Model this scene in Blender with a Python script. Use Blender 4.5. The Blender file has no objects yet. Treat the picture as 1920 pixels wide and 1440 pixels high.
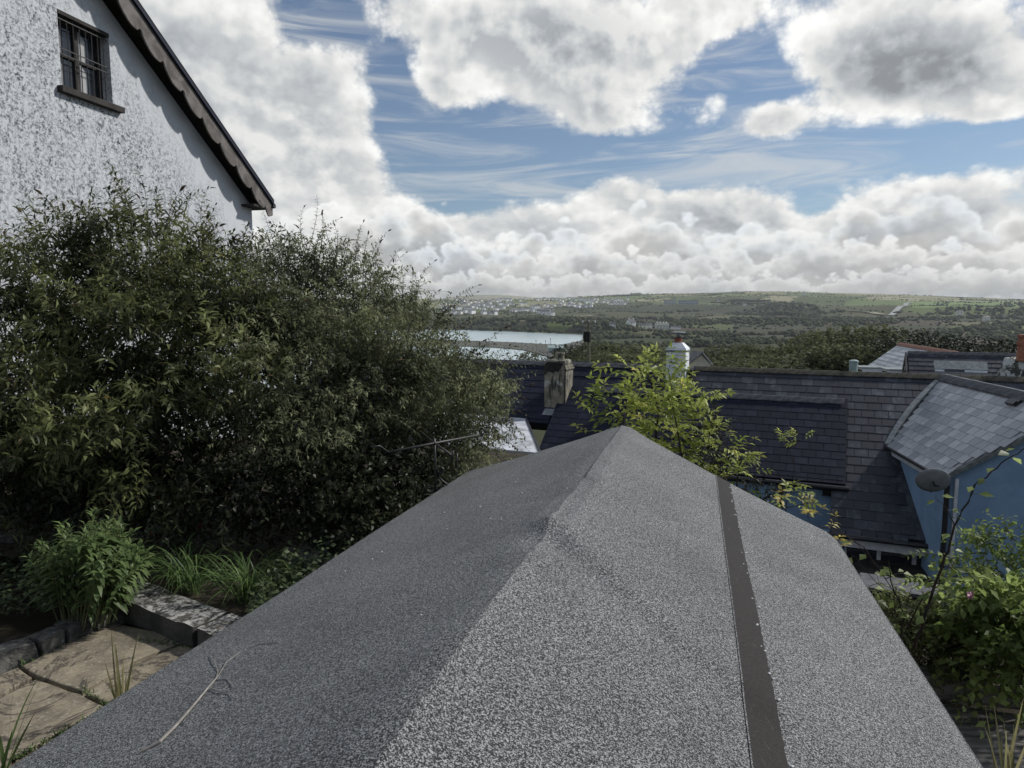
import bpy, bmesh, math, random
import numpy as np
from mathutils import Vector, Matrix
random.seed(7); rng = np.random.default_rng(7)
C = bpy.context.scene.collection
S = bpy.context.scene

# ------------------------------------------------------------------ camera
PITCH = math.atan(140/1300)
FPX = 1300.0
cam_d = bpy.data.cameras.new('camera'); cam = bpy.data.objects.new('camera', cam_d); C.objects.link(cam)
cam_d.sensor_width = 36; cam_d.lens = 36*FPX/1920
cam_d.clip_start = 0.05; cam_d.clip_end = 60000
cam.location = (0, 0, 0); cam.rotation_euler = (math.pi/2 - PITCH, 0, 0)
S.camera = cam

def ray(px, py):
    x = (px-960)/FPX; y = (py-720)/FPX
    c, s = math.cos(PITCH), math.sin(PITCH)
    return Vector((x, c - y*s, -s - y*c))
def P(px, py, Y):
    d = ray(px, py); return d*(Y/d.y)
def Pz(px, py, z):
    d = ray(px, py); return d*(z/d.z)
def azel(px, py):
    d = ray(px, py).normalized()
    return math.degrees(math.atan2(d.x, d.y)), math.degrees(math.asin(d.z))

# ------------------------------------------------------------------ light
SUN_AZ, SUN_EL = math.radians(70), math.radians(39)
sun_dir = Vector((math.sin(SUN_AZ)*math.cos(SUN_EL), math.cos(SUN_AZ)*math.cos(SUN_EL), math.sin(SUN_EL)))
sd = bpy.data.lights.new('sun', 'SUN'); sun = bpy.data.objects.new('sun', sd); C.objects.link(sun)
sd.energy = 3.3; sd.angle = math.radians(3.0); sd.color = (1.0, 0.965, 0.91)
sun.rotation_euler = (-sun_dir).to_track_quat('-Z', 'Y').to_euler()
S.view_settings.view_transform = 'Standard'; S.view_settings.look = 'None'
S.view_settings.exposure = 0.22; S.view_settings.gamma = 1.0; S.view_settings.use_curve_mapping = False
S.cycles.max_bounces = 6; S.cycles.transparent_max_bounces = 8
S.cycles.volume_bounces = 0

# ---- tiny expression layer over shader nodes
class X:
    tree = None
    def __init__(s, sock): s.s = sock
    @staticmethod
    def m(op, *a, clamp=False):
        n = X.tree.nodes.new('ShaderNodeMath'); n.operation = op; n.use_clamp = clamp
        for i, v in enumerate(a):
            if isinstance(v, X): X.tree.links.new(v.s, n.inputs[i])
            else: n.inputs[i].default_value = v
        return X(n.outputs[0])
    def __add__(a, b): return X.m('ADD', a, b)
    __radd__ = __add__
    def __sub__(a, b): return X.m('SUBTRACT', a, b)
    def __rsub__(a, b): return X.m('SUBTRACT', b, a)
    def __mul__(a, b): return X.m('MULTIPLY', a, b)
    __rmul__ = __mul__
    def __truediv__(a, b): return X.m('DIVIDE', a, b)
    def __rtruediv__(a, b): return X.m("DIVIDE", b, a)
    def clamp(a): return X.m('ADD', a, 0.0, clamp=True)
def sstep(x, a, b):
    n = X.tree.nodes.new('ShaderNodeMapRange'); n.interpolation_type = 'SMOOTHSTEP'
    X.tree.links.new(x.s, n.inputs[0]); n.inputs[1].default_value = a; n.inputs[2].default_value = b
    return X(n.outputs[0])
def comb(x, y, z):
    n = X.tree.nodes.new('ShaderNodeCombineXYZ')
    for i, v in enumerate((x, y, z)):
        if isinstance(v, X): X.tree.links.new(v.s, n.inputs[i])
        else: n.inputs[i].default_value = v
    return X(n.outputs[0])
DIM = '2D'
def noise(vec, scale, detail=4, rough=.5, dist=0.0, typ='FBM', lac=2.0):
    n = X.tree.nodes.new('ShaderNodeTexNoise'); n.noise_type = typ; n.noise_dimensions = DIM
    if typ in ('FBM', 'MULTIFRACTAL') and hasattr(n, 'normalize'): n.normalize = True
    X.tree.links.new(vec.s, n.inputs['Vector'])
    n.inputs['Scale'].default_value = scale; n.inputs['Detail'].default_value = detail
    n.inputs['Roughness'].default_value = rough; n.inputs['Distortion'].default_value = dist
    n.inputs['Lacunarity'].default_value = lac
    return X(n.outputs[0])
def voro(vec, scale, detail=3, rough=.5, smooth=.3):
    n = X.tree.nodes.new('ShaderNodeTexVoronoi'); n.voronoi_dimensions = DIM; n.feature = 'SMOOTH_F1' if smooth else 'F1'; n.normalize = False
    X.tree.links.new(vec.s, n.inputs['Vector'])
    n.inputs['Scale'].default_value = scale; n.inputs['Detail'].default_value = detail
    n.inputs['Roughness'].default_value = rough
    if smooth: n.inputs['Smoothness'].default_value = smooth
    return X(n.outputs['Distance'])
def mixc(f, a, b):
    n = X.tree.nodes.new('ShaderNodeMix'); n.data_type = 'RGBA'
    X.tree.links.new(f.s, n.inputs[0])
    for i, v in ((6, a), (7, b)):
        if isinstance(v, X): X.tree.links.new(v.s, n.inputs[i])
        else: n.inputs[i].default_value = (*v, 1)
    return X(n.outputs[2])

# ------------------------------------------------------------------ sky
W = bpy.data.worlds.new('World'); S.world = W; W.use_nodes = True
nt = W.node_tree; X.tree = nt
for n in list(nt.nodes): nt.nodes.remove(n)
out = nt.nodes.new('ShaderNodeOutputWorld'); bg = nt.nodes.new('ShaderNodeBackground')
nt.links.new(bg.outputs[0], out.inputs[0])
SKY_STRENGTH = 0.092
bg.inputs[1].default_value = SKY_STRENGTH
sky = nt.nodes.new('ShaderNodeTexSky'); sky.sky_type = 'NISHITA'; sky.sun_disc = False
sky.sun_elevation = SUN_EL; sky.sun_rotation = SUN_AZ; sky.air_density = 1.0; sky.dust_density = 0.3; sky.ozone_density = 3.0
tc = nt.nodes.new('ShaderNodeTexCoord')
sep = nt.nodes.new('ShaderNodeSeparateXYZ'); nt.links.new(tc.outputs['Generated'], sep.inputs[0])
dx, dy, dz = (X(sep.outputs[i]) for i in range(3))
AZ = X.m('ARCTAN2', dx, dy)*57.29578
EL = X.m('ARCSINE', dz)*57.29578
def vm(op, *a):
    n = X.tree.nodes.new('ShaderNodeVectorMath'); n.operation = op
    for i, v in enumerate(a):
        if isinstance(v, X): X.tree.links.new(v.s, n.inputs[i])
        else: n.inputs[i].default_value = v
    return X(n.outputs['Value' if op == 'DOT_PRODUCT' else 0])
AE = comb(AZ, EL, 0.0)
def layout(blobs):
    tot = 0.0
    for (px, py, rx, ry, w) in blobs:
        a, e = azel(px, py); a1, _ = azel(px+rx, py); _, e1 = azel(px, py-ry)
        sx, sy = 1/abs(a1-a), 1/abs(e1-e)
        d = vm('MULTIPLY_ADD', AE, (sx, sy, 0), (-a*sx, -e*sy, 0))
        g = X.m('POWER', 0.367879, vm('DOT_PRODUCT', d, d))
        tot = X.m('MULTIPLY_ADD', g, w, tot)
    return tot
# the cloud field: where the big cumulus masses stand (+) and the gaps of blue (-)
BL = [(330,60,300,190,.55),(470,300,260,170,.55),(650,120,60,45,.28),(620,235,85,100,.40),(640,330,130,80,.35),(760,410,100,66,.35),
      (600,40,75,62,-.75),(720,110,55,60,-.45),(755,190,60,70,-.50),(880,285,175,80,-.95),(1010,235,100,50,-.3),(790,330,60,40,-.35),
      (860,385,60,30,-.5),(900,60,170,80,.6),(830,170,55,50,.55),(1060,120,190,110,.75),(1110,225,85,45,.55),(1250,60,150,70,.6),(1370,20,90,50,.4),
      (1390,120,75,60,-1.0),(1420,190,110,30,-.3),(1300,160,40,60,-.2),(1355,185,40,32,.55),(1450,225,48,42,.85),(1600,70,150,90,.65),(1760,110,190,80,.7),(1860,200,110,50,.6),
      (1690,170,150,50,.3),(1450,300,420,34,-.75),(1750,270,260,32,-.55),(1180,290,120,30,-.5),(985,345,90,26,-.35),(1520,385,60,30,-.45),
      (1160,365,75,50,.6),(1330,395,120,46,.6),(1440,420,70,46,.45),(1650,400,110,55,.65),(1800,400,120,60,.65),(1000,430,110,50,.5),
      (870,470,150,60,.5),(1300,480,800,50,.45),(1300,425,800,20,.12)]
LAY = layout(BL)
EC = X.m('MAXIMUM', EL, -3.0)
def cvec(ou=0.0, ov=0.0):
    # the same cloud looks flatter the nearer it stands to the horizon
    w = X.m('LOGARITHM', EC + (4.5 + ov), 2.71828)
    return comb((AZ + ou)*.045, w*.35 + (EC + ov)*.040, 0.0)
v0 = cvec()
big = noise(v0, 3.2, 7, .60, .12)
puff = voro(v0, 6.5, 4, .60, 0)
puf2 = voro(cvec(.5, .8), 6.5, 2, .60, 0)
big2 = noise(cvec(.9, 1.3), 3.2, 3, .55, .12)
f0 = (big - .5)*1.5 + (.42 - puff)*.95
dens = LAY*1.5 + f0*.50 + .30
ci = noise(comb(AZ*.055 - EL*.05, EL*.42, 0.0), 1.3, 5, .62, .6)
cirrus = sstep(ci, .40, .80)*.62*sstep(EL, 4.0, 9.0)
alpha = sstep(dens, -.06, .56)
softn = noise(v0, 1.9, 2, .5)
core = sstep(dens, .35, 1.3)
relief = (big - big2)*.9 + (puf2 - puff)*.22
lum = .84 - core*.17 - sstep(softn, .45, .68)*core*.12 + X.m('MAXIMUM', X.m('MINIMUM', relief, .13), -.14)
g_dark = layout([(1760,120,230,45,.20),(1620,160,90,30,.12),(1090,100,95,75,.20),(1130,190,50,30,.1),(1000,40,120,60,.08),(350,160,120,120,.16),(520,120,90,60,.14),(1650,430,120,18,.14),(1850,420,60,40,.14),
                 (1250,410,60,30,.12),(1050,450,70,26,.12),(880,490,120,16,.10),(430,30,100,60,-.12),(1470,60,50,90,-.22),(1600,35,120,30,-.25),(1300,30,120,40,-.2),(930,60,90,60,.05),(1860,190,120,40,-.1)])
lum = X.m('MINIMUM', X.m('MAXIMUM', lum - g_dark*(.20 + 1.1*softn), .40 - core*.10), .98)
def row(h0, amp, fr, sc, seed, depth, bright, dark):
    # one bank of cumulus, its lit tops against the greyer bank behind it
    top = noise(comb(AZ*fr, seed, 0.0), 1.0, 3, .55)
    pv = voro(comb(AZ*sc, EL*sc*1.25, 0.0), 1.0, 2, .5, 0)
    d = (top - .5)*amp + h0 - EL + (.45 - pv)*(amp*.36)
    a = sstep(d, 0.0, .34*depth)
    l = bright - (bright - dark)*sstep(d, .0, depth) + (.45 - pv)*.16 + relief*.22
    return a, l
ROWS = [row(8.0, 9.0, .085, .34, 3.7, 3.2, .98, .52), row(5.4, 5.5, .12, .5, 8.1, 2.4, .94, .51), row(3.1, 3.0, .17, .8, 5.3, 1.6, .88, .52), row(1.2, 1.2, .2, 1.2, 1.3, 1.2, .66, .50)]
k = 1.0/SKY_STRENGTH
cc = mixc(sstep(lum, .35, .85), (.90, .96, 1.02), (1.0, 1.0, .975))
def vmul(c, f):
    n = X.tree.nodes.new('ShaderNodeVectorMath'); n.operation = 'SCALE'
    X.tree.links.new(c.s, n.inputs[0])
    if isinstance(f, X): X.tree.links.new(f.s, n.inputs['Scale'])
    else: n.inputs['Scale'].default_value = f
    return X(n.outputs[0])
CK = k*.91
cloud = vmul(cc, lum*CK)
SK = mixc(X.m('ADD', EL*0.0, .12), vmul(X(sky.outputs[0]), .80), (3.0, 3.3, 3.7))
wisp = vmul(cc, .62*k)
c1 = mixc(cirrus, SK, wisp)
c2 = mixc(alpha, c1, cloud)
for a_, l_ in ROWS:
    c2 = mixc(a_, c2, vmul(cc, l_*CK))
nt.links.new(c2.s, bg.inputs[0])
W.cycles.sampling_method = 'MANUAL'; W.cycles.sample_map_resolution = 1024
# ------------------------------------------------------------------ helpers
def tag(o, label=None, cat=None, group=None, kind=None):
    if label: o['label'] = label
    if cat: o['category'] = cat
    if group: o['group'] = group
    if kind: o['kind'] = kind
    return o
def empty(name, loc):
    o = bpy.data.objects.new(name, None); C.objects.link(o); o.location = loc; o.empty_display_size = .2
    return o
def adopt(o, parent):
    # o's mesh is in world coordinates; keep it there under its parent
    if parent is not None:
        o.parent = parent
        bpy_loc = Vector((0, 0, 0)); p = parent
        while p is not None:
            bpy_loc += p.location + p.matrix_parent_inverse.translation; p = p.parent
        o.matrix_parent_inverse = Matrix.Translation(-bpy_loc)
    return o
class MB:
    def __init__(s): s.v = []; s.f = []; s.m = []
    def quadface(s, pts, mi=0):
        b = len(s.v); s.v += [tuple(p) for p in pts]; s.f.append(tuple(range(b, b+len(pts)))); s.m.append(mi)
    def hexa(s, p, mi=0):
        # p: 8 points, bottom loop 0-3, top loop 4-7
        b = len(s.v); s.v += [tuple(q) for q in p]
        for f in ((3,2,1,0),(4,5,6,7),(0,1,5,4),(1,2,6,5),(2,3,7,6),(3,0,4,7)):
            s.f.append(tuple(b+i for i in f)); s.m.append(mi)
    def box(s, c, size, ax=None, mi=0):
        c = Vector(c)
        if ax is None: ax = (Vector((1,0,0)), Vector((0,1,0)), Vector((0,0,1)))
        a, b, d = (Vector(v).normalized()*(w/2) for v, w in zip(ax, size))
        s.hexa([c-a-b-d, c+a-b-d, c+a+b-d, c-a+b-d, c-a-b+d, c+a-b+d, c+a+b+d, c-a+b+d], mi)
    def prism(s, poly, d, mi=0):
        # poly: planar loop of 3D points, d: extrusion vector
        d = Vector(d); n = len(poly); b = len(s.v)
        s.v += [tuple(p) for p in poly] + [tuple(Vector(p)+d) for p in poly]
        s.f.append(tuple(range(b+n-1, b-1, -1))); s.m.append(mi)
        s.f.append(tuple(range(b+n, b+2*n))); s.m.append(mi)
        for i in range(n):
            j = (i+1) % n; s.f.append((b+i, b+j, b+n+j, b+n+i)); s.m.append(mi)
    def tube(s, pts, radii, k=6, mi=0, cap=True):
        pts = [Vector(p) for p in pts]
        if not hasattr(radii, '__len__'): radii = [radii]*len(pts)
        rings = []
        for i, p in enumerate(pts):
            t = (pts[min(i+1, len(pts)-1)] - pts[max(i-1, 0)])
            if t.length < 1e-9: t = Vector((0,0,1))
            t.normalize()
            ref = Vector((0,0,1)) if abs(t.z) < .9 else Vector((1,0,0))
            a = t.cross(ref).normalized(); b2 = t.cross(a)
            r = radii[i]; st = len(s.v)
            for q in range(k):
                an = 2*math.pi*q/k; s.v.append(tuple(p + a*(r*math.cos(an)) + b2*(r*math.sin(an))))
            rings.append(st)
        for i in range(len(rings)-1):
            for q in range(k):
                r_ = (q+1) % k
                s.f.append((rings[i]+q, rings[i]+r_, rings[i+1]+r_, rings[i+1]+q)); s.m.append(mi)
        if cap:
            s.f.append(tuple(rings[0]+q for q in range(k))[::-1]); s.m.append(mi)
            s.f.append(tuple(rings[-1]+q for q in range(k))); s.m.append(mi)
    def lathe(s, c, prof, k=16, mi=0):
        c = Vector(c); st = len(s.v); n = len(prof)
        for (r, z) in prof:
            for q in range(k):
                an = 2*math.pi*q/k; s.v.append((c.x+r*math.cos(an), c.y+r*math.sin(an), c.z+z))
        for i in range(n-1):
            for q in range(k):
                r_ = (q+1) % k
                s.f.append((st+i*k+q, st+i*k+r_, st+(i+1)*k+r_, st+(i+1)*k+q)); s.m.append(mi)
        s.f.append(tuple(st+q for q in range(k))[::-1]); s.m.append(mi)
        s.f.append(tuple(st+(n-1)*k+q for q in range(k))); s.m.append(mi)
    def mesh(s, name, mats, smooth=False, bevel=0):
        me = bpy.data.meshes.new(name); me.from_pydata(s.v, [], s.f)
        if not isinstance(mats, (list, tuple)): mats = [mats]
        for m in mats: me.materials.append(m)
        if len(mats) > 1: me.polygons.foreach_set('material_index', s.m)
        if smooth: me.polygons.foreach_set('use_smooth', [True]*len(s.f))
        if bevel:
            bm = bmesh.new(); bm.from_mesh(me)
            bmesh.ops.remove_doubles(bm, verts=bm.verts, dist=1e-5)
            bmesh.ops.bevel(bm, geom=[e for e in bm.edges if len(e.link_faces) == 2 and e.calc_face_angle(0) > .5], offset=bevel, segments=2, affect='EDGES', profile=.6)
            bm.to_mesh(me); bm.free()
        me.update(); return me
    def build(s, name, mats, parent=None, smooth=False, bevel=0):
        o = bpy.data.objects.new(name, s.mesh(name, mats, smooth, bevel)); C.objects.link(o)
        return adopt(o, parent)
def raw_mesh(name, V, F, mat, var=None, smooth=False, col=None):
    # V (n,3), F (m,k) numpy
    me = bpy.data.meshes.new(name); k = F.shape[1]
    me.vertices.add(len(V)); me.vertices.foreach_set('co', V.astype(np.float32).ravel())
    me.loops.add(F.size); me.loops.foreach_set('vertex_index', F.astype(np.int32).ravel())
    me.polygons.add(len(F)); me.polygons.foreach_set('loop_start', np.arange(0, F.size, k, dtype=np.int32))
    me.update(calc_edges=True)
    if smooth: me.polygons.foreach_set('use_smooth', np.ones(len(F), dtype=bool))
    if var is not None:
        a = me.attributes.new('var', 'FLOAT', 'POINT'); a.data.foreach_set('value', var.astype(np.float32))
    if col is not None:
        a = me.attributes.new('tint', 'FLOAT_COLOR', 'POINT'); a.data.foreach_set('color', np.c_[col, np.ones(len(col))].astype(np.float32).ravel())
    if mat: me.materials.append(mat)
    me.validate(); return me
def add(name, me, parent=None):
    o = bpy.data.objects.new(name, me); C.objects.link(o); return adopt(o, parent)

# ------------------------------------------------------------------ materials
MATS = {}
def pmat(name, rough=.8, spec=.3):
    m = bpy.data.materials.new(name); m.use_nodes = True; MATS[name] = m
    b = m.node_tree.nodes['Principled BSDF']; b.inputs['Roughness'].default_value = rough
    b.inputs['Specular IOR Level'].default_value = spec
    X.tree = m.node_tree
    global DIM; DIM = '3D'
    return m, b
def tex(out='Object'):
    n = X.tree.nodes.new('ShaderNodeTexCoord'); return X(n.outputs[out])
def rnd():
    n = X.tree.nodes.new('ShaderNodeObjectInfo'); return X(n.outputs['Random'])
def attr(name, fac=True):
    n = X.tree.nodes.new('ShaderNodeAttribute'); n.attribute_name = name; return X(n.outputs['Fac' if fac else 'Color'])
def setc(b, x): X.tree.links.new(x.s, b.inputs['Base Color'])
def setr(b, x): X.tree.links.new(x.s, b.inputs['Roughness'])
def bump(b, h, strength=.5, dist=.01):
    n = X.tree.nodes.new('ShaderNodeBump'); n.inputs['Strength'].default_value = strength; n.inputs['Distance'].default_value = dist
    X.tree.links.new(h.s, n.inputs['Height']); X.tree.links.new(n.outputs[0], b.inputs['Normal'])
def scl(v, f): return vm('MULTIPLY', v, f)
def shiftv(v, r, k=37.0):
    return vm('ADD', v, comb(r*k, r*k*1.7, r*k*.6))
def simple(name, c1, c2, scale=4, rough=.8, bscale=0, bstr=.3, bdist=.005, spec=.3, lo=.35, hi=.65, detail=5):
    m, b = pmat(name, rough, spec); t = tex()
    f = sstep(noise(t, scale, detail, .6), lo, hi); setc(b, mixc(f, c1, c2))
    if bscale: bump(b, noise(t, bscale, 4, .6), bstr, bdist)
    return m
def leafmat(name, dark, light, trans=.35, rough=.45, third=None):
    m, b = pmat(name, rough, .2)
    f = attr('var'); c = mixc(sstep(f, .0, 1.0), dark, light)
    if third: c = mixc(sstep(f, .93, .99), c, third)
    setc(b, c)
    t = X.tree.nodes.new('ShaderNodeBsdfTranslucent'); X.tree.links.new(vmul(c, 1.5).s, t.inputs[0])
    mx = X.tree.nodes.new('ShaderNodeMixShader'); mx.inputs[0].default_value = trans
    X.tree.links.new(b.outputs[0], mx.inputs[1]); X.tree.links.new(t.outputs[0], mx.inputs[2])
    X.tree.links.new(mx.outputs[0], X.tree.nodes['Material Output'].inputs[0])
    return m

# felt: bitumen felt with a mineral grit surface
m, b = pmat('felt', .78, .35); t = tex()
g1 = noise(t, 250, 2, .85); g2 = noise(t, 120, 2, .6); g5 = noise(t, 1.1, 5, .6, 1.0); g3 = noise(t, 2.2, 4, .55)
f = sstep(g1*.74 + g2*.26, .465, .60)
base = mixc(f, (.012, .0135, .015), (.38, .39, .395))
lich = sstep(noise(t, 9, 5, .7), .66, .74)
base = mixc(lich*.35, base, (.10, .11, .085))
setc(b, vmul(base, .40 + g3*.62 + g5*.40)); bump(b, g1*.7 + g2*.3, .9, .0035)
m, b = pmat('felt_bare', .8, .3); t = tex()
f = noise(t, 130, 3, .6); wisp_ = noise(scl(t, (60, 14, 30)), 1, 3, .7)
setc(b, mixc(sstep(wisp_, .62, .75), mixc(sstep(f, .45, .7), (.013, .011, .010), (.027, .022, .020)), (.06, .056, .052))); bump(b, f, .5, .002)
m, b = pmat('grit', .8, .3); setc(b, mixc(rnd(), (.5, .5, .5), (.7, .7, .68)))

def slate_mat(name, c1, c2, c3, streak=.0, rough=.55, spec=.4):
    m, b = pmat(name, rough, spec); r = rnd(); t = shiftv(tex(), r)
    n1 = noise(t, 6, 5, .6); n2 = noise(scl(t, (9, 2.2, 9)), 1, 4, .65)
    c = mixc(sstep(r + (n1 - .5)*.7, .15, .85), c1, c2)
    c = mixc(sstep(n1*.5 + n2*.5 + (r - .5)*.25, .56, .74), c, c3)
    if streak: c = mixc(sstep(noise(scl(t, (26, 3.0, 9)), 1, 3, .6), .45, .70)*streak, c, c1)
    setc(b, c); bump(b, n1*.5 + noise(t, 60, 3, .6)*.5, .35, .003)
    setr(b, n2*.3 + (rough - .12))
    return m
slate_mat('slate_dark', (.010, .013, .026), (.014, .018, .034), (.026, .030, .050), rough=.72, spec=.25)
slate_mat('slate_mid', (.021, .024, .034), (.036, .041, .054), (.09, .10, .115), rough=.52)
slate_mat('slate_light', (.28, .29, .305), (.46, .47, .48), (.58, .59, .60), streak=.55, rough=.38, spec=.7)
simple('ridge_tile', (.05, .053, .062), (.11, .112, .12), 7, .7, 30, .3, .004)
simple('ridge_tile_moss', (.045, .043, .035), (.10, .095, .07), 9, .85, 30, .4, .006)
simple('ridge_tile_orange', (.22, .10, .065), (.36, .20, .15), 9, .8, 30, .4, .006)
simple('far_slate', (.10, .10, .10), (.22, .215, .20), 5, .6, 20, .3, .006)
# roughcast: whitewash gone black in the hollows
m, b = pmat('roughcast', .9, .2); t = tex()
v1 = voro(t, 16, 2, .5, 0); n1 = noise(t, 34, 5, .75, .6); n2 = noise(t, .9, 4, .6); n3 = noise(scl(t, (1, 1, .35)), 5.5, 4, .65)
sepz = X.tree.nodes.new('ShaderNodeSeparateXYZ'); X.tree.links.new(t.s, sepz.inputs[0])
amt = sstep(n2*.5 + n3*.5, .28, .50)
# weathering fades under the shelter of the eave (distance below the rake line, see gable below)
RAKE = (0.0, 0.0, 0.0)
pos = X.tree.nodes.new('ShaderNodeNewGeometry'); sp2 = X.tree.nodes.new('ShaderNodeSeparateXYZ'); X.tree.links.new(pos.outputs['Position'], sp2.inputs[0])
shelter = (X(sp2.outputs[2]) + X(sp2.outputs[1])*0.885)   # rises towards the rake
amt = amt*(1.0 - sstep(shelter + (n3 - .5)*2.6, 12.6, 14.0)) + .04
n4 = noise(t, 16, 6, .78, .4)
dirt = sstep(n1*.45 + n4*.55, .44, .60)*amt*(.60 + .40*sstep(n3, .35, .6))
c = mixc((dirt*1.05).clamp(), (.53, .55, .575), (.075, .08, .09)); setc(b, c)
bump(b, n4*.6 + n1*.5, .55, .012)
simple('blue_render', (.20, .315, .46), (.245, .375, .535), 2.2, .85, 60, .25, .003)
simple('white_paint', (.66, .68, .68), (.78, .79, .78), 5, .5, 30, .1, .002)
simple('white_render', (.60, .66, .70), (.78, .80, .80), 5, .8, 50, .3, .004)
simple('cream_render', (.50, .47, .38), (.60, .57, .48), 3, .85, 40, .2, .004)
m, b = pmat('flat_white', .35, .5); t = tex(); n1 = noise(scl(t, (1.4, .8, 1)), 1.6, 5, .6, .8)
setc(b, mixc(sstep(n1, .42, .68), (.62, .64, .68), (.28, .29, .31)))
simple('lead', (.14, .16, .17), (.24, .27, .27), 9, .5, 20, .2, .003, .5)
m, b = pmat('old_concrete', .92, .2); t = tex(); n1 = noise(t, 5, 6, .65); n2 = noise(scl(t, (7, 7, 1.3)), 1, 5, .65)
c = mixc(sstep(n1, .35, .65), (.14, .135, .11), (.26, .24, .19)); c = mixc(sstep(n2, .52, .62), c, (.05, .05, .045)); c = mixc(sstep(noise(t, 3.1, 4, .6), .60, .68), c, (.36, .37, .35))
setc(b, c); bump(b, n1, .6, .02)
simple('soot', (.012, .012, .012), (.03, .028, .025), 8, .95)
simple('terracotta', (.20, .075, .045), (.32, .14, .09), 8, .8, 30, .3, .004)
simple('gutter_black', (.012, .012, .014), (.022, .022, .026), 6, .4, spec=.5)
simple('gutter_white', (.50, .52, .55), (.66, .68, .70), 6, .4, spec=.5)
simple('iron_black', (.010, .010, .011), (.030, .026, .022), 30, .5, 80, .4, .002, .5)
m, b = pmat('bargeboard', .85, .2); t = tex()
f = noise(scl(t, (1, 1, 1)), 3, 5, .65, 1.0); setc(b, mixc(sstep(f, .35, .62), (.085, .077, .072), (.17, .155, .148))); bump(b, noise(t, 22, 4, .6), .4, .006)
simple('timber_dark', (.018, .016, .015), (.04, .036, .032), 5, .8, 30, .4, .004)
simple('shed_timber', (.10, .07, .045), (.16, .115, .075), 4, .85, 20, .4, .004)
m, b = pmat('weathered_timber', .9, .2); t = tex(); f = noise(scl(t, (2, 26, 26)), 1, 4, .6)
setc(b, mixc(sstep(f, .35, .65), (.07, .067, .064), (.19, .18, .17))); bump(b, f, .6, .006)
simple('pole_wood', (.12, .11, .08), (.20, .19, .14), 3, .9)
m, b = pmat('paving', .85, .25); r = rnd(); t = shiftv(tex(), r)
n1 = noise(t, 3.4, 7, .70, .3); n2 = noise(t, 40, 4, .6); ridges = noise(t, 5.0, 6, .7, .5)
c = mixc(sstep(n1, .34, .66), (.14, .12, .09), (.28, .24, .175)); c = mixc(sstep(noise(t, 6, 4, .7), .60, .74)*.6, c, (.07, .07, .05)); c = mixc(sstep(n2, .56, .66)*.5, c, (.40, .36, .29)); c = mixc(sstep(noise(t, 75, 3, .7), .58, .68)*.7, c, (.06, .055, .045)); c = mixc(sstep(noise(t, 1.1, 6, .7, 1.5), .50, .53) - sstep(noise(t, 1.1, 6, .7, 1.5), .53, .56), c, (.07, .06, .05))
setc(b, c); bump(b, ridges*.35 + n1*.35 + n2*.25, .5, .012)
m, b = pmat('lichen_stone', .92, .2); r = rnd(); t = shiftv(tex(), r)
n1 = noise(t, 14, 6, .72); n2 = noise(t, 45, 3, .6); n3 = noise(t, 4, 4, .6)
geo = X.tree.nodes.new('ShaderNodeNewGeometry'); sz = X.tree.nodes.new('ShaderNodeSeparateXYZ'); X.tree.links.new(geo.outputs['Normal'], sz.inputs[0])
topf = sstep(X(sz.outputs[2]), .3, .8)
c = mixc(sstep(n3, .4, .6), (.045, .045, .04), (.085, .08, .07)); c = mixc(sstep(n1*.7 + n2*.3, .45, .56)*topf, c, (.40, .39, .37))
setc(b, c); bump(b, n1, .8, .02)
m, b = pmat('kerb_stone', .92, .2); r = rnd(); t = shiftv(tex(), r); n1 = noise(t, 9, 6, .7)
c = mixc(sstep(n1, .4, .62), (.05, .052, .05), (.15, .145, .13)); c = mixc(sstep(noise(t, 12, 3, .6), .62, .7), c, (.30, .30, .28)); setc(b, c); bump(b, n1, .8, .03)
m, b = pmat('patchy_stone', .92, .2); t = tex(); n1 = noise(t, 3.2, 6, .7, .6)
c = mixc(sstep(n1, .46, .54), (.07, .07, .06), (.52, .54, .52)); c = mixc(sstep(noise(t, 9, 4, .7), .58, .64), c, (.13, .15, .10)); setc(b, c); bump(b, n1, 1., .05)
simple('soil', (.022, .017, .012), (.06, .048, .033), 12, .95, 30, .8, .02)
simple('tarmac', (.05, .05, .05), (.08, .08, .08), 9, .9)
simple('bark', (.035, .028, .020), (.085, .07, .05), 9, .9, 30, .5, .004)
simple('twig_pale', (.20, .185, .165), (.30, .28, .26), 30, .8)
simple('stem_dark', (.012, .010, .009), (.035, .022, .018), 20, .7)
simple('stem_green', (.08, .10, .04), (.14, .15, .07), 20, .7)
simple('pink_petal', (.55, .22, .35), (.70, .40, .50), 20, .6)
simple('dry_panicle', (.035, .025, .015), (.10, .065, .03), 40, .9)
simple('teal_metal', (.22, .30, .29), (.33, .40, .38), 8, .5, spec=.5)
simple('dish_grey', (.20, .215, .22), (.24, .255, .26), 8, .8)
m, b = pmat('glass', .06, .6); b.inputs['Base Color'].default_value = (.02, .024, .03, 1)
m, b = pmat('glass_curtain', .25, .5); b.inputs['Base Color'].default_value = (.36, .36, .35, 1)
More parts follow.
